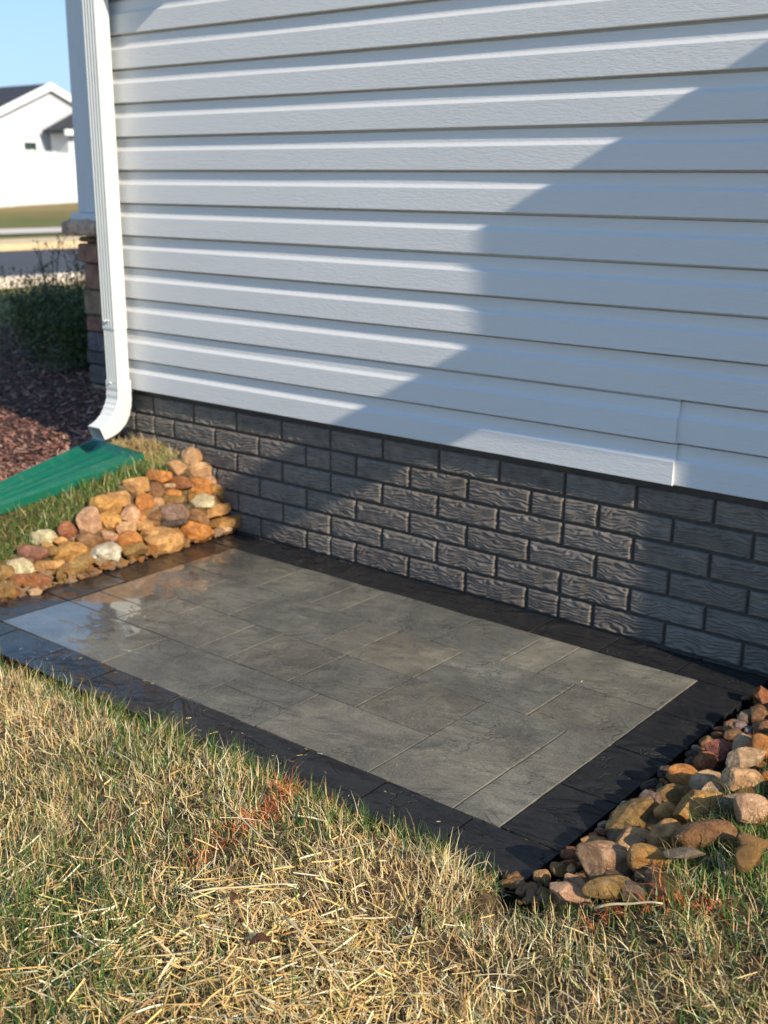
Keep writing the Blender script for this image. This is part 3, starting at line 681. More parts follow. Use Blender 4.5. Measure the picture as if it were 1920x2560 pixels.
(1.702, -0.972, 0.016, 0.03, 0.022, 0.021, 1.29, -0.01, 0.68, 'rust', 'a', 0, 'rust coloured stone left of the big banded slab'),
(1.69, -0.943, 0.009, 0.025, 0.011, 0.015, 1.29, -0.01, 0.68, 'redbr', 'f', 0, 'thin reddish chip on the border edge left of the banded slab'),
(1.702, -0.894, 0.015, 0.023, 0.016, 0.016, 1.29, -0.01, 0.68, 'redbr', 'a', 0, 'small reddish stone above the tan one behind the slab'),
(1.709, -1.024, 0.019, 0.026, 0.024, 0.023, 1.29, -0.01, 0.68, 'olive', 'r', 0, 'dark olive pebble near the lower tip of the right pile'),
(1.72, -1.005, 0.024, 0.028, 0.013, 0.012, 1.29, -0.01, 0.68, 'rust', 'r', 0, 'small rust pebble between the olive pebble and the slab'),
(1.738, -1.029, 0.033, 0.015, 0.015, 0.015, 1.25, 0.49, 0.53, 'peach', 'r', 0, 'tiny peach pebble above the slanting cream stone'),
(1.695, -1.049, 0.012, 0.029, 0.021, 0.02, 1.29, -0.01, 0.68, 'tan', 'r', 0, 'tan pebble at the lower tip of the right pile'),
(1.775, -1.086, 0.052, 0.044, 0.026, 0.025, 1.21, 0.69, 0.44, 'pale', 'a', 0, 'long cream stone slanting beside the olive support stone'),
(1.788, -1.122, 0.058, 0.077, 0.03, 0.046, 1.27, 0.36, 0.57, 'pink', 'f', 0, 'large pinkish flat stone half buried in the grass'),
(1.916, -1.007, 0.123, 0.063, 0.015, 0.038, 1.29, -0.09, 0.71, 'grey', 'f', 0, 'flat grey stone sunk in the grass right of the pile'),
(1.774, -1.067, 0.052, 0.016, 0.016, 0.015, 1.29, -0.01, 0.68, 'brown', 'r', 0, 'small brown pebble left of the olive support stone'),
(1.917, -0.69, 0.123, 0.016, 0.016, 0.015, 1.29, -0.01, 0.68, 'orange', 'r', 0, 'small orange stone at the right frame edge behind the pitted boulder'),
]
RC={'cream': (240, 220, 178), 'pale': (222, 188, 148), 'peach': (228, 184, 134), 'pink': (222, 178, 140), 'buff': (205, 165, 128), 'tan': (218, 168, 104), 'gold': (222, 170, 92), 'orange': (214, 144, 70), 'brown': (160, 118, 76), 'redbr': (180, 114, 72), 'purple': (155, 106, 84), 'olive': (170, 136, 76), 'dark': (85, 70, 60), 'grey': (160, 145, 122), 'pkgrey': (152, 124, 108), 'pkred': (178, 104, 88), 'rust': (165, 105, 58), 'lilac': (165, 145, 150), 'white': (244, 222, 200)}
# ------------------------------------------------------------------ PATIO
MOD = .1027; PX = .008; PY = -.130
patio = MB(); patio.box((-.1145, -1.0735, -.065), (1.6705, -.006, -.0030))
pat = tag(patio.obj('patio', M_JOINT), kind='structure')
def paver(x0, x1, y0, y1, mat, seed, tint=(1, 1, 1), z=0.0):
    w, d = x1-x0, y1-y0; g = .0022 if mat is M_DARK else .0014; o = Vector((seed*7.3, seed*3.9, 1.7))
    nx_, ny_ = max(4, int(w/.013)), max(4, int(d/.013))
    v = []; f = []; bev = .0017
    def wob(a, s): return .0009*noise.noise(Vector((a*22, seed, s)))
    b2_ = bev+.002; X = [0, bev, b2_]+[b2_+(w-2*b2_)*(i+1)/nx_ for i in range(nx_)]+[w-bev, w]; Y = [0, bev, b2_]+[b2_+(d-2*b2_)*(i+1)/ny_ for i in range(ny_)]+[d-bev, d]
    tilt = (random.Random(seed).uniform(-1, 1)*.0016, random.Random(seed+9).uniform(-1, 1)*.0016)
    for j, yy in enumerate(Y):
        for i, xx in enumerate(X):
            edge = i in (0, len(X)-1) or j in (0, len(Y)-1)
            zz = -.0011 if edge else 0.0
            amp = 1.0 if mat is M_DARK else .55
            if not edge:
                zz += amp*(.0016*noise.noise(Vector((xx*9, yy*9, 0))+o) + .0009*noise.noise(Vector((xx*26, yy*26, 0))+o))
            zz += tilt[0]*(xx/w-.5)+tilt[1]*(yy/d-.5)
            ax = g if i == 0 else (-g if i == len(X)-1 else 0); ay = g if j == 0 else (-g if j == len(Y)-1 else 0)
            v.append((xx-w/2+ax+(wob(yy, 1+(i > 1)) if i in (0, len(X)-1) else 0), yy-d/2+ay+(wob(xx, 3+(j > 1)) if j in (0, len(Y)-1) else 0), zz))
    n1 = len(X)
    for j in range(len(Y)-1):
        for i in range(n1-1): f.append((j*n1+i, j*n1+i+1, (j+1)*n1+i+1, (j+1)*n1+i))
    per = list(range(n1)) + [j*n1+n1-1 for j in range(1, len(Y))] + [(len(Y)-1)*n1+i for i in range(n1-2, -1, -1)] + [j*n1 for j in range(len(Y)-2, 0, -1)]
    b = len(v); v += [(v[k][0], v[k][1], -.055) for k in per]
    for k in range(len(per)): f.append((per[k], b+k, b+(k+1) % len(per), per[(k+1) % len(per)]))
    return link('paver', mesh('paver', v, f, mat, True), pat, ((x0+x1)/2, (y0+y1)/2, z), None, tint)
GR = [(0,3,0,2),(3,5,0,2),(5,6,0,2),(6,9,0,2),(9,11,0,2),(11,12,0,2),(12,15,0,2),
      (0,2,2,5),(2,4,2,4),(4,7,2,4),(7,8,2,4),(8,10,2,4),(10,13,2,4),(13,15,2,4),
      (2,3,4,6),(3,5,4,6),(5,6,4,6),(6,8,4,6),(8,10,4,6),(10,12,4,6),(12,14,4,5),(14,15,4,6),
      (0,2,5,6),(0,4,6,8),(4,7,6,8),(7,9,6,7),(7,9,7,8),(9,12,6,8),(12,14,5,8),(14,15,6,8)]
TN = {8: 1, 11: 1}
rp = random.Random(21)
for q, (a, b, c, d) in enumerate(GR):
    k = rp.uniform(.93, 1.08); hue = rp.uniform(-.03, .03)
    if (a, c) in ((8, 4), (10, 4)) : k = .82
    if (a, c) in ((7, 6), (7, 7), (6, 4)): k = .90
    if (a, c) in ((11, 0), (7, 2)): k = 1.14; hue = .03
    if (a, c) == (8, 2): hue = .06
    paver(PX+a*MOD, PX+b*MOD, PY-d*MOD, PY-c*MOD, M_GREY, 40+q, (k*(1+hue), k, k*(1-hue)), rp.uniform(-.0006, .0006))
YB = PY-8*MOD; XR = PX+15*MOD; BW = .125
xs = [PX-BW, .070, .270, .470, .672, .874, 1.088, 1.287, 1.488, XR+BW]
for q in range(len(xs)-1): paver(xs[q], xs[q+1], PY, -.006, M_DARK, 80+q, (1.25, 1.12, 1.0) if q == 0 else (1, 1, 1))  # left corner paver tinted brown, painting in the stones' reflection
xs = [PX-BW, .085, .285, .476, .700, .895, 1.092, 1.293, 1.494, XR+BW]
for q in range(len(xs)-1): paver(xs[q], xs[q+1], YB-BW, YB, M_DARK, 100+q, (1, 1, 1.06))
for q in range(4):
    paver(XR, XR+BW, PY-(q*2+2)*MOD, PY-q*2*MOD, M_DARK, 120+q)
    paver(PX-BW, PX, PY-(q*2+2)*MOD, PY-q*2*MOD, M_DARK, 130+q, (1.5, 1.2, .95))  # brown tint on the left border paints in the reflection of the stones

# ------------------------------------------------------------------ ROCKS
def ico(level):
    t = (1+5**.5)/2
    v = [Vector(p).normalized() for p in ((-1,t,0),(1,t,0),(-1,-t,0),(1,-t,0),(0,-1,t),(0,1,t),(0,-1,-t),(0,1,-t),(t,0,-1),(t,0,1),(-t,0,-1),(-t,0,1))]
    f = [(0,11,5),(0,5,1),(0,1,7),(0,7,10),(0,10,11),(1,5,9),(5,11,4),(11,10,2),(10,7,6),(7,1,8),(3,9,4),(3,4,2),(3,2,6),(3,6,8),(3,8,9),(4,9,5),(2,4,11),(6,2,10),(8,6,7),(9,8,1)]
    for _ in range(level):
        c = {}; g = []
        def mid(a, b):
            k = (min(a, b), max(a, b))
            if k not in c: c[k] = len(v); v.append(((v[a]+v[b])/2).normalized())
            return c[k]
        for a, b, d in f:
            x, y, z = mid(a, b), mid(b, d), mid(d, a); g += [(a,x,z),(b,y,x),(d,z,y),(x,y,z)]
        f = g
    return v, f
ICO = {k: ico(k) for k in (2, 3, 4)}
def rock_mesh(sx, sy, sz, shape, seed, level=3, name='stone'):
    V, F = ICO[level]; rr = random.Random(seed); o = Vector((rr.uniform(0, 90), rr.uniform(0, 90), rr.uniform(0, 90)))
    ncut = {'r': 9, 'a': 17, 'f': 10, 'k': 7}[shape]
    cuts = []
    for _ in range(ncut):
        d = Vector((rr.gauss(0, 1), rr.gauss(0, 1), rr.gauss(0, 1))).normalized()
        cuts.append((d, rr.uniform(.74, .92) if shape in 'rk' else rr.uniform(.60, .86)))
    e = {'r': .74, 'a': .60, 'f': .70, 'k': .8}[shape]
    out = []
    for p in V:
        q = Vector([math.copysign(abs(c)**e, c) for c in p])
        if shape in 'af': q = q*.92
        q = q*(1+.13*noise.noise(p*1.3+o)+.05*noise.noise(p*3.1+o))
        for d, h in cuts:
            s = q.dot(d)
            if s > h: q = q - d*(s-h)*(.99 if shape in 'af' else .82)
        n = noise.noise(q*5+o)*.022 + noise.noise(q*11+o)*.012
        if shape == 'k': n = n*2.2 - .16*max(0, noise.noise(q*3.2+o*2)-.12)*2.5
        q = q*(1+n)
        out.append(q)
    mx = [max(abs(q[i]) for q in out) for i in range(3)]
    out = [(q[0]/mx[0]*sx/2, q[1]/mx[1]*sy/2, q[2]/mx[2]*sz/2) for q in out]
    return mesh(name, out, F, None, True)
RCL = {k: tuple(min(.80, v*1.04) for v in lin(c)) for k, c in RC.items()}
for i, (x, y, z, w, h, d, a, b, c, col, shp, wet, lab) in enumerate(ROCKS):
    big = max(w, h)
    me = rock_mesh(w*1.05, h*1.05, d, shp, 500+i, 4 if big > .05 else 3, 'river_stone')
    me.materials.append(M_WROCK if wet else M_ROCK)
    o = link('pebble' if big < .026 else 'river_stone', me, None, (x, y, z), (a, b, c), RCL[col])
    tag(o, lab, 'pebble' if big < .026 else 'stone', 'stones of the left pile' if x < .5 else 'stones of the right pile')
# filler stones and pebbles under and between them
rq = random.Random(77); names = ['tan', 'gold', 'peach', 'orange', 'tan', 'olive', 'pale', 'buff', 'gold', 'brown', 'buff']
pm = [rock_mesh(1, .72, .55, 'r' if k % 2 else 'a', 900+k, 2, 'pebble') for k in range(10)]
for me in pm: me.materials.append(M_ROCK)
fm = [rock_mesh(1, .8, .6, 'a' if k % 2 else 'r', 950+k, 3, 'river_stone') for k in range(8)]
for me in fm: me.materials.append(M_ROCK)
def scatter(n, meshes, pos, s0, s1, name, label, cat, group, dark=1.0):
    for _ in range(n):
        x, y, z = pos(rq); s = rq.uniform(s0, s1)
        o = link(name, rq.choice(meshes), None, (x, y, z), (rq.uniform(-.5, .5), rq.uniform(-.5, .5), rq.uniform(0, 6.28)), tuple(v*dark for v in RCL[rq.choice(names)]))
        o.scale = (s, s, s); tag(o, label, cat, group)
def fl_left(r):
    y = -r.uniform(0, 1.1)+.0; x = -.115-r.random()*.22*(1 if y > -.8 else .8); return x, y, pile_left(x, y)-.025
def fl_right(r):
    y = -r.uniform(.02, 1.12); x = 1.71+r.random()*.30; return x, y, pile_right(x, y)-.022
def pb_left(r):
    y = -r.uniform(.0, 1.08); x = -.104-abs(r.gauss(0, .020)); return x, y, .006+max(0, -.104-x)*.35
def pb_right(r):
    y = -r.uniform(.0, 1.13); x = 1.695+abs(r.gauss(0, .022)); return x, y, .002+(x-1.69)*.3
def pb_toe(r):
    return 1.68+r.uniform(-.025, .11), -1.080-abs(r.gauss(0, .020)), .012
scatter(130, fm, fl_left, .035, .060, 'river_stone', 'one of the small tan stones filling the gaps in the left pile', 'stone', 'filler stones of the left pile', .9)
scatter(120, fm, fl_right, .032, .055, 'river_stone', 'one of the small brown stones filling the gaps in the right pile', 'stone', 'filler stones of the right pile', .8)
scatter(150, pm, pb_left, .010, .026, 'pebble', 'one of the small tan pebbles along the left patio border', 'pebble', 'pebbles along the left border')
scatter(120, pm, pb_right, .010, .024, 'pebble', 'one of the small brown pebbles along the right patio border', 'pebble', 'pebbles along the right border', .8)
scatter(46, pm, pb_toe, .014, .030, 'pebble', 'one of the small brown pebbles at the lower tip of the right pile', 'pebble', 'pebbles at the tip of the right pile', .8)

# ------------------------------------------------------------------ GRASS, STRAW, MULCH (numpy built)
def soup(name, V, F, C, mat, label, cat, smooth=False):
    """V (N,k,3) strips, F face pattern per strip, C (N,3)"""
    N, k, _ = V.shape; me = bpy.data.meshes.new(name)
    Fa = np.array(F, dtype=np.int64); nf, fs = Fa.shape
    idx = (Fa[None]+(np.arange(N)*k)[:, None, None]).reshape(-1, fs)
    me.vertices.add(N*k); me.vertices.foreach_set('co', V.reshape(-1).astype(np.float32))
    me.loops.add(idx.size); me.loops.foreach_set('vertex_index', idx.reshape(-1).astype(np.int32))
    me.polygons.add(len(idx)); me.polygons.foreach_set('loop_start', (np.arange(len(idx))*fs).astype(np.int32))
    at = me.color_attributes.new('Col', 'FLOAT_COLOR', 'POINT')
    c4 = np.concatenate([np.repeat(C, k, 0), np.ones((N*k, 1))], 1); at.data.foreach_set('color', c4.reshape(-1).astype(np.float32))
    me.update(); me.validate(); me.materials.append(mat)
    if smooth: me.polygons.foreach_set('use_smooth', [True]*len(me.polygons))
    return tag(link(name, me), label, cat, kind='stuff')
R = np.random.RandomState(5)
gzv = np.vectorize(ground_z)
def blades(P, L, Wd, az, lean, curl, C, name, label, cat, mat=None, seg=4, twist=.6):
    """P base (N,3); lean = start angle from vertical, curl = added angle along the blade"""
    N = len(P); V = np.zeros((N, (seg+1)*2, 3)); pos = P.copy(); ang = lean.copy()
    azz = az.copy(); tw = az+np.pi/2+R.uniform(-twist, twist, N)
    zmin = P[:, 2]
    for s in range(seg+1):
        w = Wd*(1-(s/seg)**1.6*.88)/2
        side = np.stack([np.cos(tw)*w, np.sin(tw)*w, np.zeros(N)], 1)
        V[:, s*2] = pos-side; V[:, s*2+1] = pos+side
        st = L/seg
        pos = pos+np.stack([np.sin(ang)*np.cos(azz)*st, np.sin(ang)*np.sin(azz)*st, np.cos(ang)*st], 1)
        pos[:, 2] = np.maximum(pos[:, 2], zmin+.0025)
        ang = ang+curl/seg; azz = azz+R.normal(0, .42, N)
    F = [(2*s, 2*s+1, 2*s+3, 2*s+2) for s in range(seg)]
    return soup(name, V, F, C, mat or M_GRASS, label, cat)
def near_points(n):
    out = []
    while sum(len(a) for a in out) < n:
        x = R.uniform(-.5, 2.75, n*2); y = R.uniform(-2.0, -.45, n*2)
        ok = ((y < -1.092) & (x > -.6)) | ((x > 1.90+.03*np.sin(y*9)) & (y > -1.1))
        ok &= ~((x > 1.68) & (x < 1.84) & (y > -1.112))
        ok &= (y < -.25*(x-.4)*0-1.0) | (x > 1.8)
        # keep to the ground around the view
        ok &= (x-2.53)*(-.776)+(y+2.49)*.0 < 2.6
        out.append(np.stack([x[ok], y[ok]], 1))
    P = np.concatenate(out)[:n]; return P
def pn(P, s, o=0.0):   # cheap smooth noise for patches
    x, y = P[:, 0]*s+o, P[:, 1]*s+o*1.7
    return (np.sin(x*1.0+1.3*np.sin(y*.9))+np.sin(y*1.3+1.1*np.sin(x*.7+2))+np.sin((x+y)*.8+o)+.6*np.sin(x*2.7-y*2.1))/3.6
def orange_mask(P):
    d = np.full(len(P), 9.)
    segs = [((1.21, -1.115), (1.255, -1.21), .020), ((1.255, -1.21), (1.262, -1.30), .018), ((1.27, -1.34), (1.265, -1.40), .018), ((1.30, -1.13), (1.33, -1.12), .012), ((1.845, -1.155), (1.905, -1.10), .022), ((1.905, -1.10), (1.995, -1.085), .014)]
    m = np.zeros(len(P))
    for a, b, w in segs:
        a = np.array(a); b = np.array(b); t = np.clip(((P-a)@(b-a))/((b-a)@(b-a)), 0, 1)
        d = np.linalg.norm(P-(a+t[:, None]*(b-a)), axis=1); m = np.maximum(m, np.exp(-(d/w)**2))
    return m
def palette(n, base, var, cols2=None, f2=0.0):
    c = np.array(base)[R.randint(0, len(base), n)]; c = c*(1+R.normal(0, var, (n, 1)))
    c = c*(1+R.normal(0, .05, (n, 3)))
    return np.clip(c, .005, .9)
TAN = [(.84,.63,.32),(.74,.52,.23),(.88,.71,.40),(.62,.43,.19),(.80,.57,.25),(.40,.24,.12),(.90,.78,.50)]
GRN = [(.065,.135,.028),(.09,.165,.035),(.05,.11,.035),(.13,.20,.045),(.18,.23,.07),(.035,.085,.022)]
def greenness(P):
    g = .22+.26*pn(P, 5.5, 1.0)+.16*pn(P, 13, 4.0)
    g += .6*np.exp(-(((P[:, 0]-1.22)/.22)**2+((P[:, 1]+1.66)/.12)**2))   # lower left of the lawn in view
    g += .75*np.clip((P[:, 0]-1.86)/.06, 0, 1)*np.clip((P[:, 1]+1.10)/.10, 0, 1)
    g += .35*np.exp(-((P[:, 1]+1.12)/.04)**2)
    return np.clip(g, .03, .9)
def dirt(P): return np.clip(np.exp(-(((P[:, 0]-1.80)/.17)**2+((P[:, 1]+1.31)/.035)**2))*.45+np.exp(-(((P[:, 0]-1.13)/.14)**2+((P[:, 1]+1.39)/.04)**2))*.4+np.exp(-(((P[:, 0]-1.30)/.08)**2+((P[:, 1]+1.37)/.04)**2))*.5, 0, .8)
# 1 dormant thatch
P = near_points(150000); P = P[R.rand(len(P)) > dirt(P)]
clump = pn(P, 34, 3.0); g = greenness(P); isg = R.rand(len(P)) < g*.62
n = len(P); z = gzv(P[:, 0], P[:, 1])-.004+np.clip(clump, -.3, 1)*.006
C = palette(n, TAN, .18); CG = palette(n, GRN, .2); C[isg] = CG[isg]
om = np.clip(orange_mask(P), 0, .85); k = R.rand(n) < om; orange_k = k; C[k] = palette(int(k.sum()), [(.72,.17,.05),(.78,.26,.09),(.55,.11,.04)], .15)
L = R.gamma(6, .0058, n)*(1+.35*clump); L = np.clip(L, .010, .075)
Wd = np.where(isg, R.uniform(.0015, .0030, n), R.uniform(.0009, .0024, n))
az = 2*np.pi*R.rand(n); lay = np.pi*.80+.9*pn(P, 9, 2.2); mixa = R.rand(n) < .3; az = np.where(mixa, lay+R.normal(0, .6, n), az)
lean = np.where(isg, R.uniform(.1, 1.0, n), np.where(R.rand(n) < .58, R.uniform(.85, 1.6, n), R.uniform(.2, .9, n))); curl = np.where(isg, R.normal(.5, .5, n), R.normal(1.1, 1.3, n))
lean[orange_k] = R.uniform(.7, 1.4, int(orange_k.sum())); blades(np.stack([P[:, 0], P[:, 1], z], 1), L, Wd, az, lean, curl, C, 'lawn_grass', 'tan dormant and green lawn grass between the camera and the patio', 'grass')
# 2 upright sprigs along the patio edge and scattered
t = R.rand(1500); ex = .0+t*1.75; cl = (np.sin(ex*31)+np.sin(ex*17+1)+R.normal(0, .5, 1500)) > .15
ex = ex[cl]; ey = -1.088-np.abs(R.normal(0, .016, len(ex))); n = len(ex)
P = np.stack([ex, ey], 1); z = gzv(ex, ey)
C = palette(n, GRN+GRN[:3]+[(.28,.27,.09),(.42,.34,.16)], .2)
blades(np.stack([ex, ey, z], 1), np.clip(R.gamma(9, .0052, n), .02, .085), R.uniform(.0009, .0022, n), 2*np.pi*R.rand(n), R.uniform(.0, .5, n), R.normal(.35, .45, n), C,
       'edge_sprigs', 'green grass sprigs standing along the near patio edge', 'grass', seg=5)
P = near_points(6500); P = P[R.rand(len(P)) < greenness(P)+.05]; n = len(P); z = gzv(P[:, 0], P[:, 1])
blades(np.stack([P[:, 0], P[:, 1], z], 1), np.clip(R.gamma(9, .0055, n), .02, .08), R.uniform(.0012, .0030, n), 2*np.pi*R.rand(n), R.uniform(.1, .9, n), R.normal(.4, .5, n), palette(n, GRN, .2),
       'green_sprigs', 'longer green grass blades growing through the dormant lawn', 'grass', seg=5)
# 3 straw
def straw(P, zup, L, Wd, az, pitch, C, name, label):
    n = len(P); d = np.stack([np.cos(az)*np.cos(pitch), np.sin(az)*np.cos(pitch), np.sin(pitch)], 1)
    s = np.stack([-np.sin(az), np.cos(az), np.zeros(n)], 1); u = np.cross(d, s)
    roll = R.uniform(-.9, .9, n)[:, None]; s2 = s*np.cos(roll)+u*np.sin(roll); u2_ = np.cross(d, s2)
    V = np.zeros((n, 9, 3)); k = 0; bend = R.normal(0, .045, n)
    for q, t in enumerate((-.5, 0.0, .5)):
        c = P+d*(L*t)[:, None]+s2*(bend*L*(.25-t*t)*4*.5)[:, None]; ww = (Wd*(.9 if q != 1 else 1.0))[:, None]
        V[:, k] = c-s2*ww/2; V[:, k+1] = c+u2_*ww*.38; V[:, k+2] = c+s2*ww/2; k += 3
    F = [(0,1,4,3),(1,2,5,4),(3,4,7,6),(4,5,8,7)]
    return soup(name, V, F, C, M_STRAW, label, 'straw')
STR = [(.82,.60,.26),(.74,.51,.19),(.86,.69,.37),(.66,.42,.15),(.78,.55,.22),(.86,.75,.48),(.50,.33,.14)]
def strawness(P):
    s = 1.2*np.exp(-(((P[:, 0]-1.60)/.17)**2+((P[:, 1]+1.47)/.12)**2))+.5*np.exp(-(((P[:, 0]-1.45)/.5)**2+((P[:, 1]+1.66)/.14)**2))+.5*np.exp(-(((P[:, 0]-1.42)/.1)**2+((P[:, 1]+1.43)/.06)**2))
    s += .03+.09*np.clip(pn(P, 7, 5), 0, 1); s *= np.clip((-1.16-P[:, 1])/.14, .03, 1); s *= np.where(P[:, 0] > 1.9, .5, 1)
    return np.clip(s, 0, 1)
P = near_points(46000); P = P[P[:, 1] < -1.1]; P = P[R.rand(len(P)) < strawness(P)]; n = len(P)
z = gzv(P[:, 0], P[:, 1])+R.uniform(.008, .026, n)
straw(np.stack([P[:, 0], P[:, 1], z], 1), None, np.clip(R.gamma(3, .011, n), .010, .10), R.uniform(.0010, .0030, n), 2*np.pi*R.rand(n), R.normal(0, .20, n), palette(n, STR, .14), 'straw', 'golden straw strewn over the near lawn')
# small straw bits blown onto the patio border
x = R.uniform(.2, 1.66, 60); y = -.955-R.rand(60)*.11; far_ = R.rand(60) < .25; y = np.where(far_, R.uniform(-.9, -.2, 60), y)
straw(np.stack([x, y, np.full(60, .0030)], 1), None, R.uniform(.003, .013, 60), R.uniform(.0006, .0014, 60), 2*np.pi*R.rand(60), R.normal(0, .02, 60), palette(60, STR, .14), 'straw_bits', 'tiny straw bits lying on the patio pavers')
# 4 lawn between splash block and left stones
m_ = 60000; x = R.uniform(-1.3, -.27, m_); y = R.uniform(-1.3, -.02, m_)
ok = (x > -.445-.12*np.clip(-y-.82, 0, 1)*6) & (x < -.285-.03*np.sin(y*20)) ; ok |= (y < -.80) & (x < -.22)
ok &= (x+.29 < -.35*(-y-.0)*0+.01)
x, y = x[ok], y[ok]; n = len(x); P = np.stack([x, y], 1)
C = palette(n, GRN+[(.14,.22,.055),(.18,.25,.07)], .2)*1.25; dry = R.rand(n) < .15+.3*np.exp(-((y+.02)/.10)**2); C[dry] = palette(int(dry.sum()), TAN, .2)
blades(np.stack([x, y, gzv(x, y)-.002], 1), np.clip(R.gamma(7, .0050, n), .010, .060), R.uniform(.0012, .0028, n), 2*np.pi*R.rand(n), R.uniform(.05, 1.1, n), R.normal(.5, .5, n), C,
       'side_grass', 'green grass between the splash block and the left stone pile', 'grass')
# dry thatch beside the wall under the elbow
m_ = 4200; x = R.uniform(-.70, -.27, m_); y = R.uniform(-.11, -.002, m_); ok = y > -.055-.06*np.clip((x+.76)/.32, 0, 1); x, y = x[ok], y[ok]; n = len(x)
blades(np.stack([x, y, gzv(x, y)-.002], 1), np.clip(R.gamma(5, .006, n), .01, .06), R.uniform(.0010, .0024, n), 2*np.pi*R.rand(n), R.uniform(.5, 1.4, n), R.normal(.6, .6, n), palette(n, TAN[:5]+[(.36,.25,.15)], .2),
       'dry_thatch', 'dry tan thatch against the brick wall beside the splash block', 'dry grass')
# 5 mulch bed
m_ = 60000; y = R.uniform(-1.4, 2.4, m_); x = np.minimum(-.735, -.780)+np.clip(-y-.05, 0, .8)*.22-R.rand(m_)**1.6*3.6
ok = ~((x > XL-.03) & (y > -.02)); x, y = x[ok], y[ok]; n = len(x)
P = np.stack([x, y, gzv(x, y)+R.uniform(-.002, .016, n)], 1)
Lc = np.clip(R.gamma(3, .0048, n), .005, .045)
MUL = [(.25,.12,.085),(.19,.088,.064),(.32,.17,.125),(.14,.068,.055),(.28,.14,.10),(.38,.23,.17)]
V = np.zeros((n, 6, 3)); az = 2*np.pi*R.rand(n); pi_ = R.normal(0, .35, n)
d = np.stack([np.cos(az)*np.cos(pi_), np.sin(az)*np.cos(pi_), np.sin(pi_)], 1); s = np.stack([-np.sin(az), np.cos(az), R.normal(0, .3, n)], 1)
Wc = (Lc*R.uniform(.18, .5, n))[:, None]; Lq = Lc[:, None]; upv = np.array([[0, 0, 1.]])
V[:, 0] = P-d*Lq/2-s*Wc/2; V[:, 1] = P-d*Lq/2+upv*Wc*.35; V[:, 2] = P-d*Lq/2+s*Wc/2
V[:, 3] = P+d*Lq/2-s*Wc/2; V[:, 4] = P+d*Lq/2+upv*Wc*.35; V[:, 5] = P+d*Lq/2+s*Wc/2
soup('mulch_chips', V, [(0,1,4,3),(1,2,5,4)], palette(n, MUL, .2), M_CHIP, 'reddish brown wood mulch in the bed left of the splash block', 'mulch')
mb = []; n_ = 60
xs_ = [-.60-4.0*i/n_ for i in range(n_+1)]; ys_ = [-1.5+4.2*i/n_ for i in range(n_+1)]
vv = [(x, y, ground_z(x, y)+.004-(.012 if (x > -.80+min(max(-y-.05, 0), .8)*.22 and y < 0) else 0)) for y in ys_ for x in xs_ if True]
ff = [(j*(n_+1)+i, (j+1)*(n_+1)+i, (j+1)*(n_+1)+i+1, j*(n_+1)+i+1) for j in range(n_) for i in range(n_)]
tag(link('mulch_bed', mesh('mulch_bed', vv, ff, plain('mulch_soil', (.07, .033, .025), .95, .35, 60, .8, .006), True)), kind='structure')

# loose pieces in the lawn
def leaf(x, y, a, s, lab, tilt=.5):
    v = []; f = []; n = 9
    for i in range(n):
        t = i/(n-1); w = s*.28*math.sin(math.pi*min(1, t*.97+.02))**.8
        zc = s*.22*math.sin(t*3.0)
        v += [(s*(t-.5), -w, zc+w*.8+s*.03*math.sin(i*2.1)), (s*(t-.5), 0, zc), (s*(t-.5), w, zc+w*.7)]
    for i in range(n-1): f += [(i*3, i*3+1, i*3+4, i*3+3), (i*3+1, i*3+2, i*3+5, i*3+4)]
    o = link('dead_leaf', mesh('dead_leaf', v, f, M_DRYLEAF, True), None, (x, y, ground_z(x, y)+.026), (.12, .1, a))
    m = o.modifiers.new('t', 'SOLIDIFY'); m.thickness = .0006
    tag(o, lab, 'leaf')
leaf(1.50, -1.50, 1.0, .034, 'dark curled leaf lying in the straw, lower middle of the lawn')
leaf(1.40, -1.455, 2.0, .026, 'smaller dark brown leaf in the straw, farther back than the curled one')
leaf(2.02, -.99, .4, .022, 'reddish dead leaf in the green grass right of the stones')
def stalk(p, q, w, lab):
    a = Vector(p); b = Vector(q); mb_ = MB(); pts = [a.lerp(b, t)+Vector((0, 0, .006*math.sin(t*3.1)+.0018*math.sin(t*9))) for t in [i/9 for i in range(10)]]
    mb_.tube([x_-a for x_ in pts], [w*(1-.35*i/9) for i in range(10)], 6)
    o = mb_.obj('straw_stalk', M_STALK, None, a, None, True); tag(o, lab, 'straw', 'long straw stalks')
M_STALK = plain('straw_stalk', (.66, .52, .30), .45, .2, 60, .3, .001)
def gp(x, y, h): return (x, y, ground_z(x, y)+h)
stalk(gp(1.850, -1.16, .035), gp(1.945, -1.14, .035), .0022, 'long pale straw stalk lying against the lower stones of the right pile')
stalk(gp(1.19, -1.30, .045), gp(1.42, -1.35, .035), .0012, 'long grey brown stalk crossing the lawn left of the straw patch')
stalk(gp(1.50, -1.45, .045), gp(1.66, -1.49, .040), .0020, 'long golden straw stalk across the middle of the straw patch')
stalk(gp(1.35, -1.50, .045), gp(1.47, -1.39, .050), .0019, 'bent pale straw stalk at the back of the straw patch')

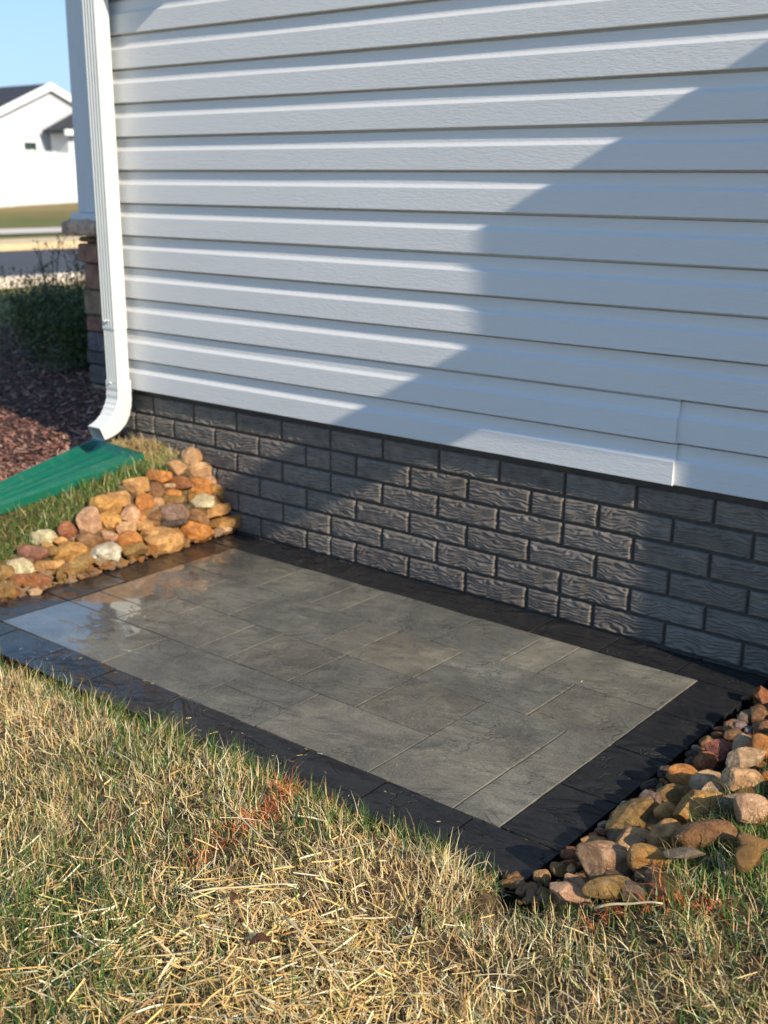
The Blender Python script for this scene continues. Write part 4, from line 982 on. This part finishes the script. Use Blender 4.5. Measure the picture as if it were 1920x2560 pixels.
# ------------------------------------------------------------------ SHRUBS AND PLANTS
def foliage(n, cen, rad, size, pal, name, parent, off, squash=1.0, seed=1):
    Rr = np.random.RandomState(seed)
    d = Rr.normal(0, 1, (n, 3)); d /= np.linalg.norm(d, axis=1)[:, None]
    rr_ = (Rr.rand(n)**.45)[:, None]; lump = 1+.22*np.sin(d[:, :1]*5+seed)+.18*np.sin(d[:, 1:2]*6+2*seed)+.12*np.sin(d[:, 2:]*9)
    P = np.array(cen)+d*rr_*lump*np.array(rad); P = P[P[:, 2] > .195-0]; n = len(P)
    az = Rr.rand(n)*6.28; el = Rr.normal(.3, .7, n); L = size*Rr.uniform(.6, 1.3, n); w = L*.45
    dv = np.stack([np.cos(az)*np.cos(el), np.sin(az)*np.cos(el), np.sin(el)], 1); s = np.cross(dv, Rr.normal(0, 1, (n, 3))); s /= np.linalg.norm(s, axis=1)[:, None]
    V = np.zeros((n, 4, 3)); V[:, 0] = P; V[:, 1] = P+dv*L[:, None]*.5-s*w[:, None]*.5; V[:, 2] = P+dv*L[:, None]; V[:, 3] = P+dv*L[:, None]*.5+s*w[:, None]*.5
    V -= np.array(off)
    C = np.array(pal)[Rr.randint(0, len(pal), n)]*(1+Rr.normal(0, .25, (n, 1)))
    o = soup(name, V, [(0,1,2,3)], np.clip(C, .003, .8), M_LEAF, None, None)
    del o['kind']; o.parent = parent; return o
DG = [(.055,.105,.030),(.040,.08,.028),(.08,.125,.035),(.12,.14,.035),(.03,.06,.024)]
OG = [(.11,.13,.035),(.06,.095,.035),(.15,.15,.05),(.09,.075,.035)]
def shrub(x, y, r, h, lab, pal, seed, n=7000):
    t = thing('shrub', (x, y, .19), lab, 'shrub', 'shrubs by the porch pier')
    foliage(n, (x, y, .2+h*.48), (r, r, h*.55), .020, pal, 'foliage', t, (x, y, .19), seed=seed)
    mb_ = MB(); rs_ = random.Random(seed)
    for k in range(7):
        a = rs_.uniform(0, 6.28); p = [Vector((0, 0, -.02)), Vector((math.cos(a)*r*.3, math.sin(a)*r*.3, h*.4)), Vector((math.cos(a)*r*.7, math.sin(a)*r*.7, h*.9))]
        mb_.tube(p, [.006, .004, .002], 5)
    mb_.obj('branches', M_STEM, t)
shrub(-2.10, .90, .22, .42, 'dark green shrub right beside the stone porch pier', DG, 3)
shrub(-2.75, 1.12, .27, .42, 'dull olive shrub farther left, behind the lit mulch', OG, 5)
shrub(-3.15, 1.95, .32, .44, 'small leaved green shrub behind the other two shrubs', DG+OG, 8)
def rose(x, y, h, lab, seed, leafy):
    t = thing('bare_rose', (x, y, .17), lab, 'plant'); rs_ = random.Random(seed); mb_ = MB(); tips = []
    for k in range(4 if not leafy else 1):
        a = rs_.uniform(0, 6.28); b = rs_.uniform(.02, .09)
        p = [Vector((0, 0, 0)), Vector((math.cos(a)*b*.4, math.sin(a)*b*.4, h*.5)), Vector((math.cos(a)*b, math.sin(a)*b, h*rs_.uniform(.8, 1)))]
        mb_.tube(p, [.005, .0035, .002], 5); tips.append(p[2])
        for j in range(5 if not leafy else 2):
            s0 = p[1].lerp(p[2], rs_.random()); e0 = s0+Vector((rs_.uniform(-.05, .05), rs_.uniform(-.05, .05), rs_.uniform(.02, .06)))
            mb_.tube([s0, e0], [.0022, .0014], 4); tips.append(e0)
    mb_.obj('stems', M_STEM, t)
    Rr = np.random.RandomState(seed); P = np.array([list(p) for p in tips]); P = np.repeat(P, 14 if leafy else 5, 0)+Rr.normal(0, .022 if leafy else .010, (len(P)*(14 if leafy else 5), 3)); n = len(P)
    dv = Rr.normal(0, 1, (n, 3)); dv /= np.linalg.norm(dv, axis=1)[:, None]; s = np.cross(dv, Rr.normal(0, 1, (n, 3))); s /= np.linalg.norm(s, axis=1)[:, None]
    L = (.032 if leafy else .016); V = np.stack([P, P+dv*L*.5-s*L*.3, P+dv*L, P+dv*L*.5+s*L*.3], 1)
    C = np.tile(np.array([[.03, .06, .02]]) if leafy else np.array([[.06, .045, .03]]), (n, 1))
    o = soup('leaves', V, [(0,1,2,3)], C, M_LEAF, None, None); del o['kind']; o.parent = t
rose(-3.30, 1.58, .64, 'bare twiggy plant standing against the grey road, left one', 21, False)
rose(-3.55, 1.95, .58, 'bare twiggy plant standing against the road, right of the taller one', 22, False)
rose(-2.95, 1.80, .56, 'single leafy sprig showing against the road beside the porch pier', 23, True)

# ------------------------------------------------------------------ FENCE AND HOUSES ACROSS THE STREET
A = Vector((-28.84, 17.95, 0)); B = Vector((-36.2, 27.4, 0)); dr = (B-A).normalized(); A = A-dr*16; B = B+dr*14
fz0, fz1 = .26, .42
fen = thing('vinyl_fence', tuple(A+Vector((0, 0, .3))), 'long white vinyl privacy fence across the street', 'fence'); fb = A+Vector((0, 0, .3))
LT = (B-A).length; nr = Vector((dr.y, -dr.x, 0)); NPN = int(LT/2.4)
def slab(a, b, z0, z1, th, name, mat, par, base):
    mb_ = MB(); c = [a-nr*th/2, b-nr*th/2, b+nr*th/2, a+nr*th/2]
    mb_.add([(p.x, p.y, z) for z in (z0, z1) for p in c], [(0,3,2,1),(4,5,6,7),(0,1,5,4),(1,2,6,5),(2,3,7,6),(3,0,4,7)])
    return mb_.obj(name, mat, par, -base)
offp = dr*1.15
for k in range(NPN+1):
    p = A+dr*(2.4*k)+offp*0
    slab(p-dr*.065, p+dr*.065, .1, 2.02, .07, 'post', M_VINYL, fen, fb)
    if k < NPN:
        q0, q1 = p+dr*.066, p+dr*2.334
        slab(q0, q1, 1.86, 2.0, .05, 'top_rail', M_VINYL, fen, fb); slab(q0, q1, .3, .44, .05, 'bottom_rail', M_VINYL, fen, fb)
        slab(q0, q1, .10, 1.98, .022, 'panel', M_VINYL, fen, fb)
def far_house(name, lab, loc): return thing(name, loc, lab, 'house')
h1 = far_house('gabled_house', 'pale house with a wide white gable and dark roof behind the fence', (-42, 29.18, .4)); b1 = Vector((-42, 29.18, .4))
yp, zp, sl_ = 29.18, 5.0, .44; hw = 5.6
def poly_x(pts, x0, x1, name, mat, par, base):
    m_ = MB(); m_.prism(pts, 'x', x0, x1); return m_.obj(name, mat, par, -base)
poly_x([(yp-hw, .2), (yp+hw, .2), (yp+hw, zp-sl_*hw-.12), (yp, zp-.12), (yp-hw, zp-sl_*hw-.12)], -56, -42, 'wall', M_FARWALL, h1, b1)
for s in (-1, 1):
    poly_x([(yp, zp-.10), (yp+s*(hw+.4), zp-.10-sl_*(hw+.4)), (yp+s*(hw+.4), zp-.0-sl_*(hw+.4)), (yp, zp+.06)][::s], -56.3, -41.85, 'roof', M_SHING, h1, b1)
    poly_x([(yp, zp-.22), (yp+s*(hw+.4), zp-.24-sl_*(hw+.4)), (yp+s*(hw+.4), zp+.03-sl_*(hw+.4)), (yp, zp+.09)][::s], -41.85, -41.75, 'rake_board', M_VINYL, h1, b1)
wf = MB(); wf.box((-42.0, 27.55, 1.5), (-41.94, 28.55, 2.80)); wfo = wf.obj('window', M_VINYL, h1, -b1)
wg = MB(); wg.box((-41.95, 27.75, 1.6), (-41.92, 28.35, 2.62)); wg.obj('pane', M_GLASS, wfo)
h2 = far_house('neighbouring_wing', 'lower white house wing with a dark hipped roof, just right of the gable', (-40.4, 32, .4)); b2 = Vector((-40.4, 32, .4))
w2 = MB(); w2.box((-41.72, 28.95, .2), (-40.5, 38, 3.0)); w2o = w2.obj('wall', M_FARWALL, h2, -b2)
r2_ = MB(); y0, y1, x0, x1, ze, zr_ = 28.55, 38.4, -41.73, -40.1, 3.0, 4.55
r2_.add([(x1, y0, ze), (x1, y1, ze), (x0, y1, ze), (x0, y0, ze), (x0+.01, y0+3.0, zr_), (x0+.01, y1-3, zr_), (x1, y0, ze+.12), (x1, y1, ze+.12), (x0, y1, ze+.12), (x0, y0, ze+.12)],
        [(0,3,2,1),(6,7,5,4),(9,6,4),(7,8,5),(8,9,4,5),(0,1,7,6),(1,2,8,7),(2,3,9,8),(3,0,6,9)])
r2_.obj('roof', M_SHING, h2, -b2)
m = MB(); m.box((-40.13, y0-.02, ze-.10), (-40.07, y1, ze+.13)); m.obj('fascia', M_VINYL, h2, -b2)
m = MB(); m.box((-40.5, 29.20, 1.3), (-40.45, 30.6, 2.85)); wo2 = m.obj('window', M_VINYL, h2, -b2)
m = MB(); m.box((-40.46, 29.36, 1.4), (-40.43, 30.45, 2.72)); m.obj('pane', M_GLASS, wo2)
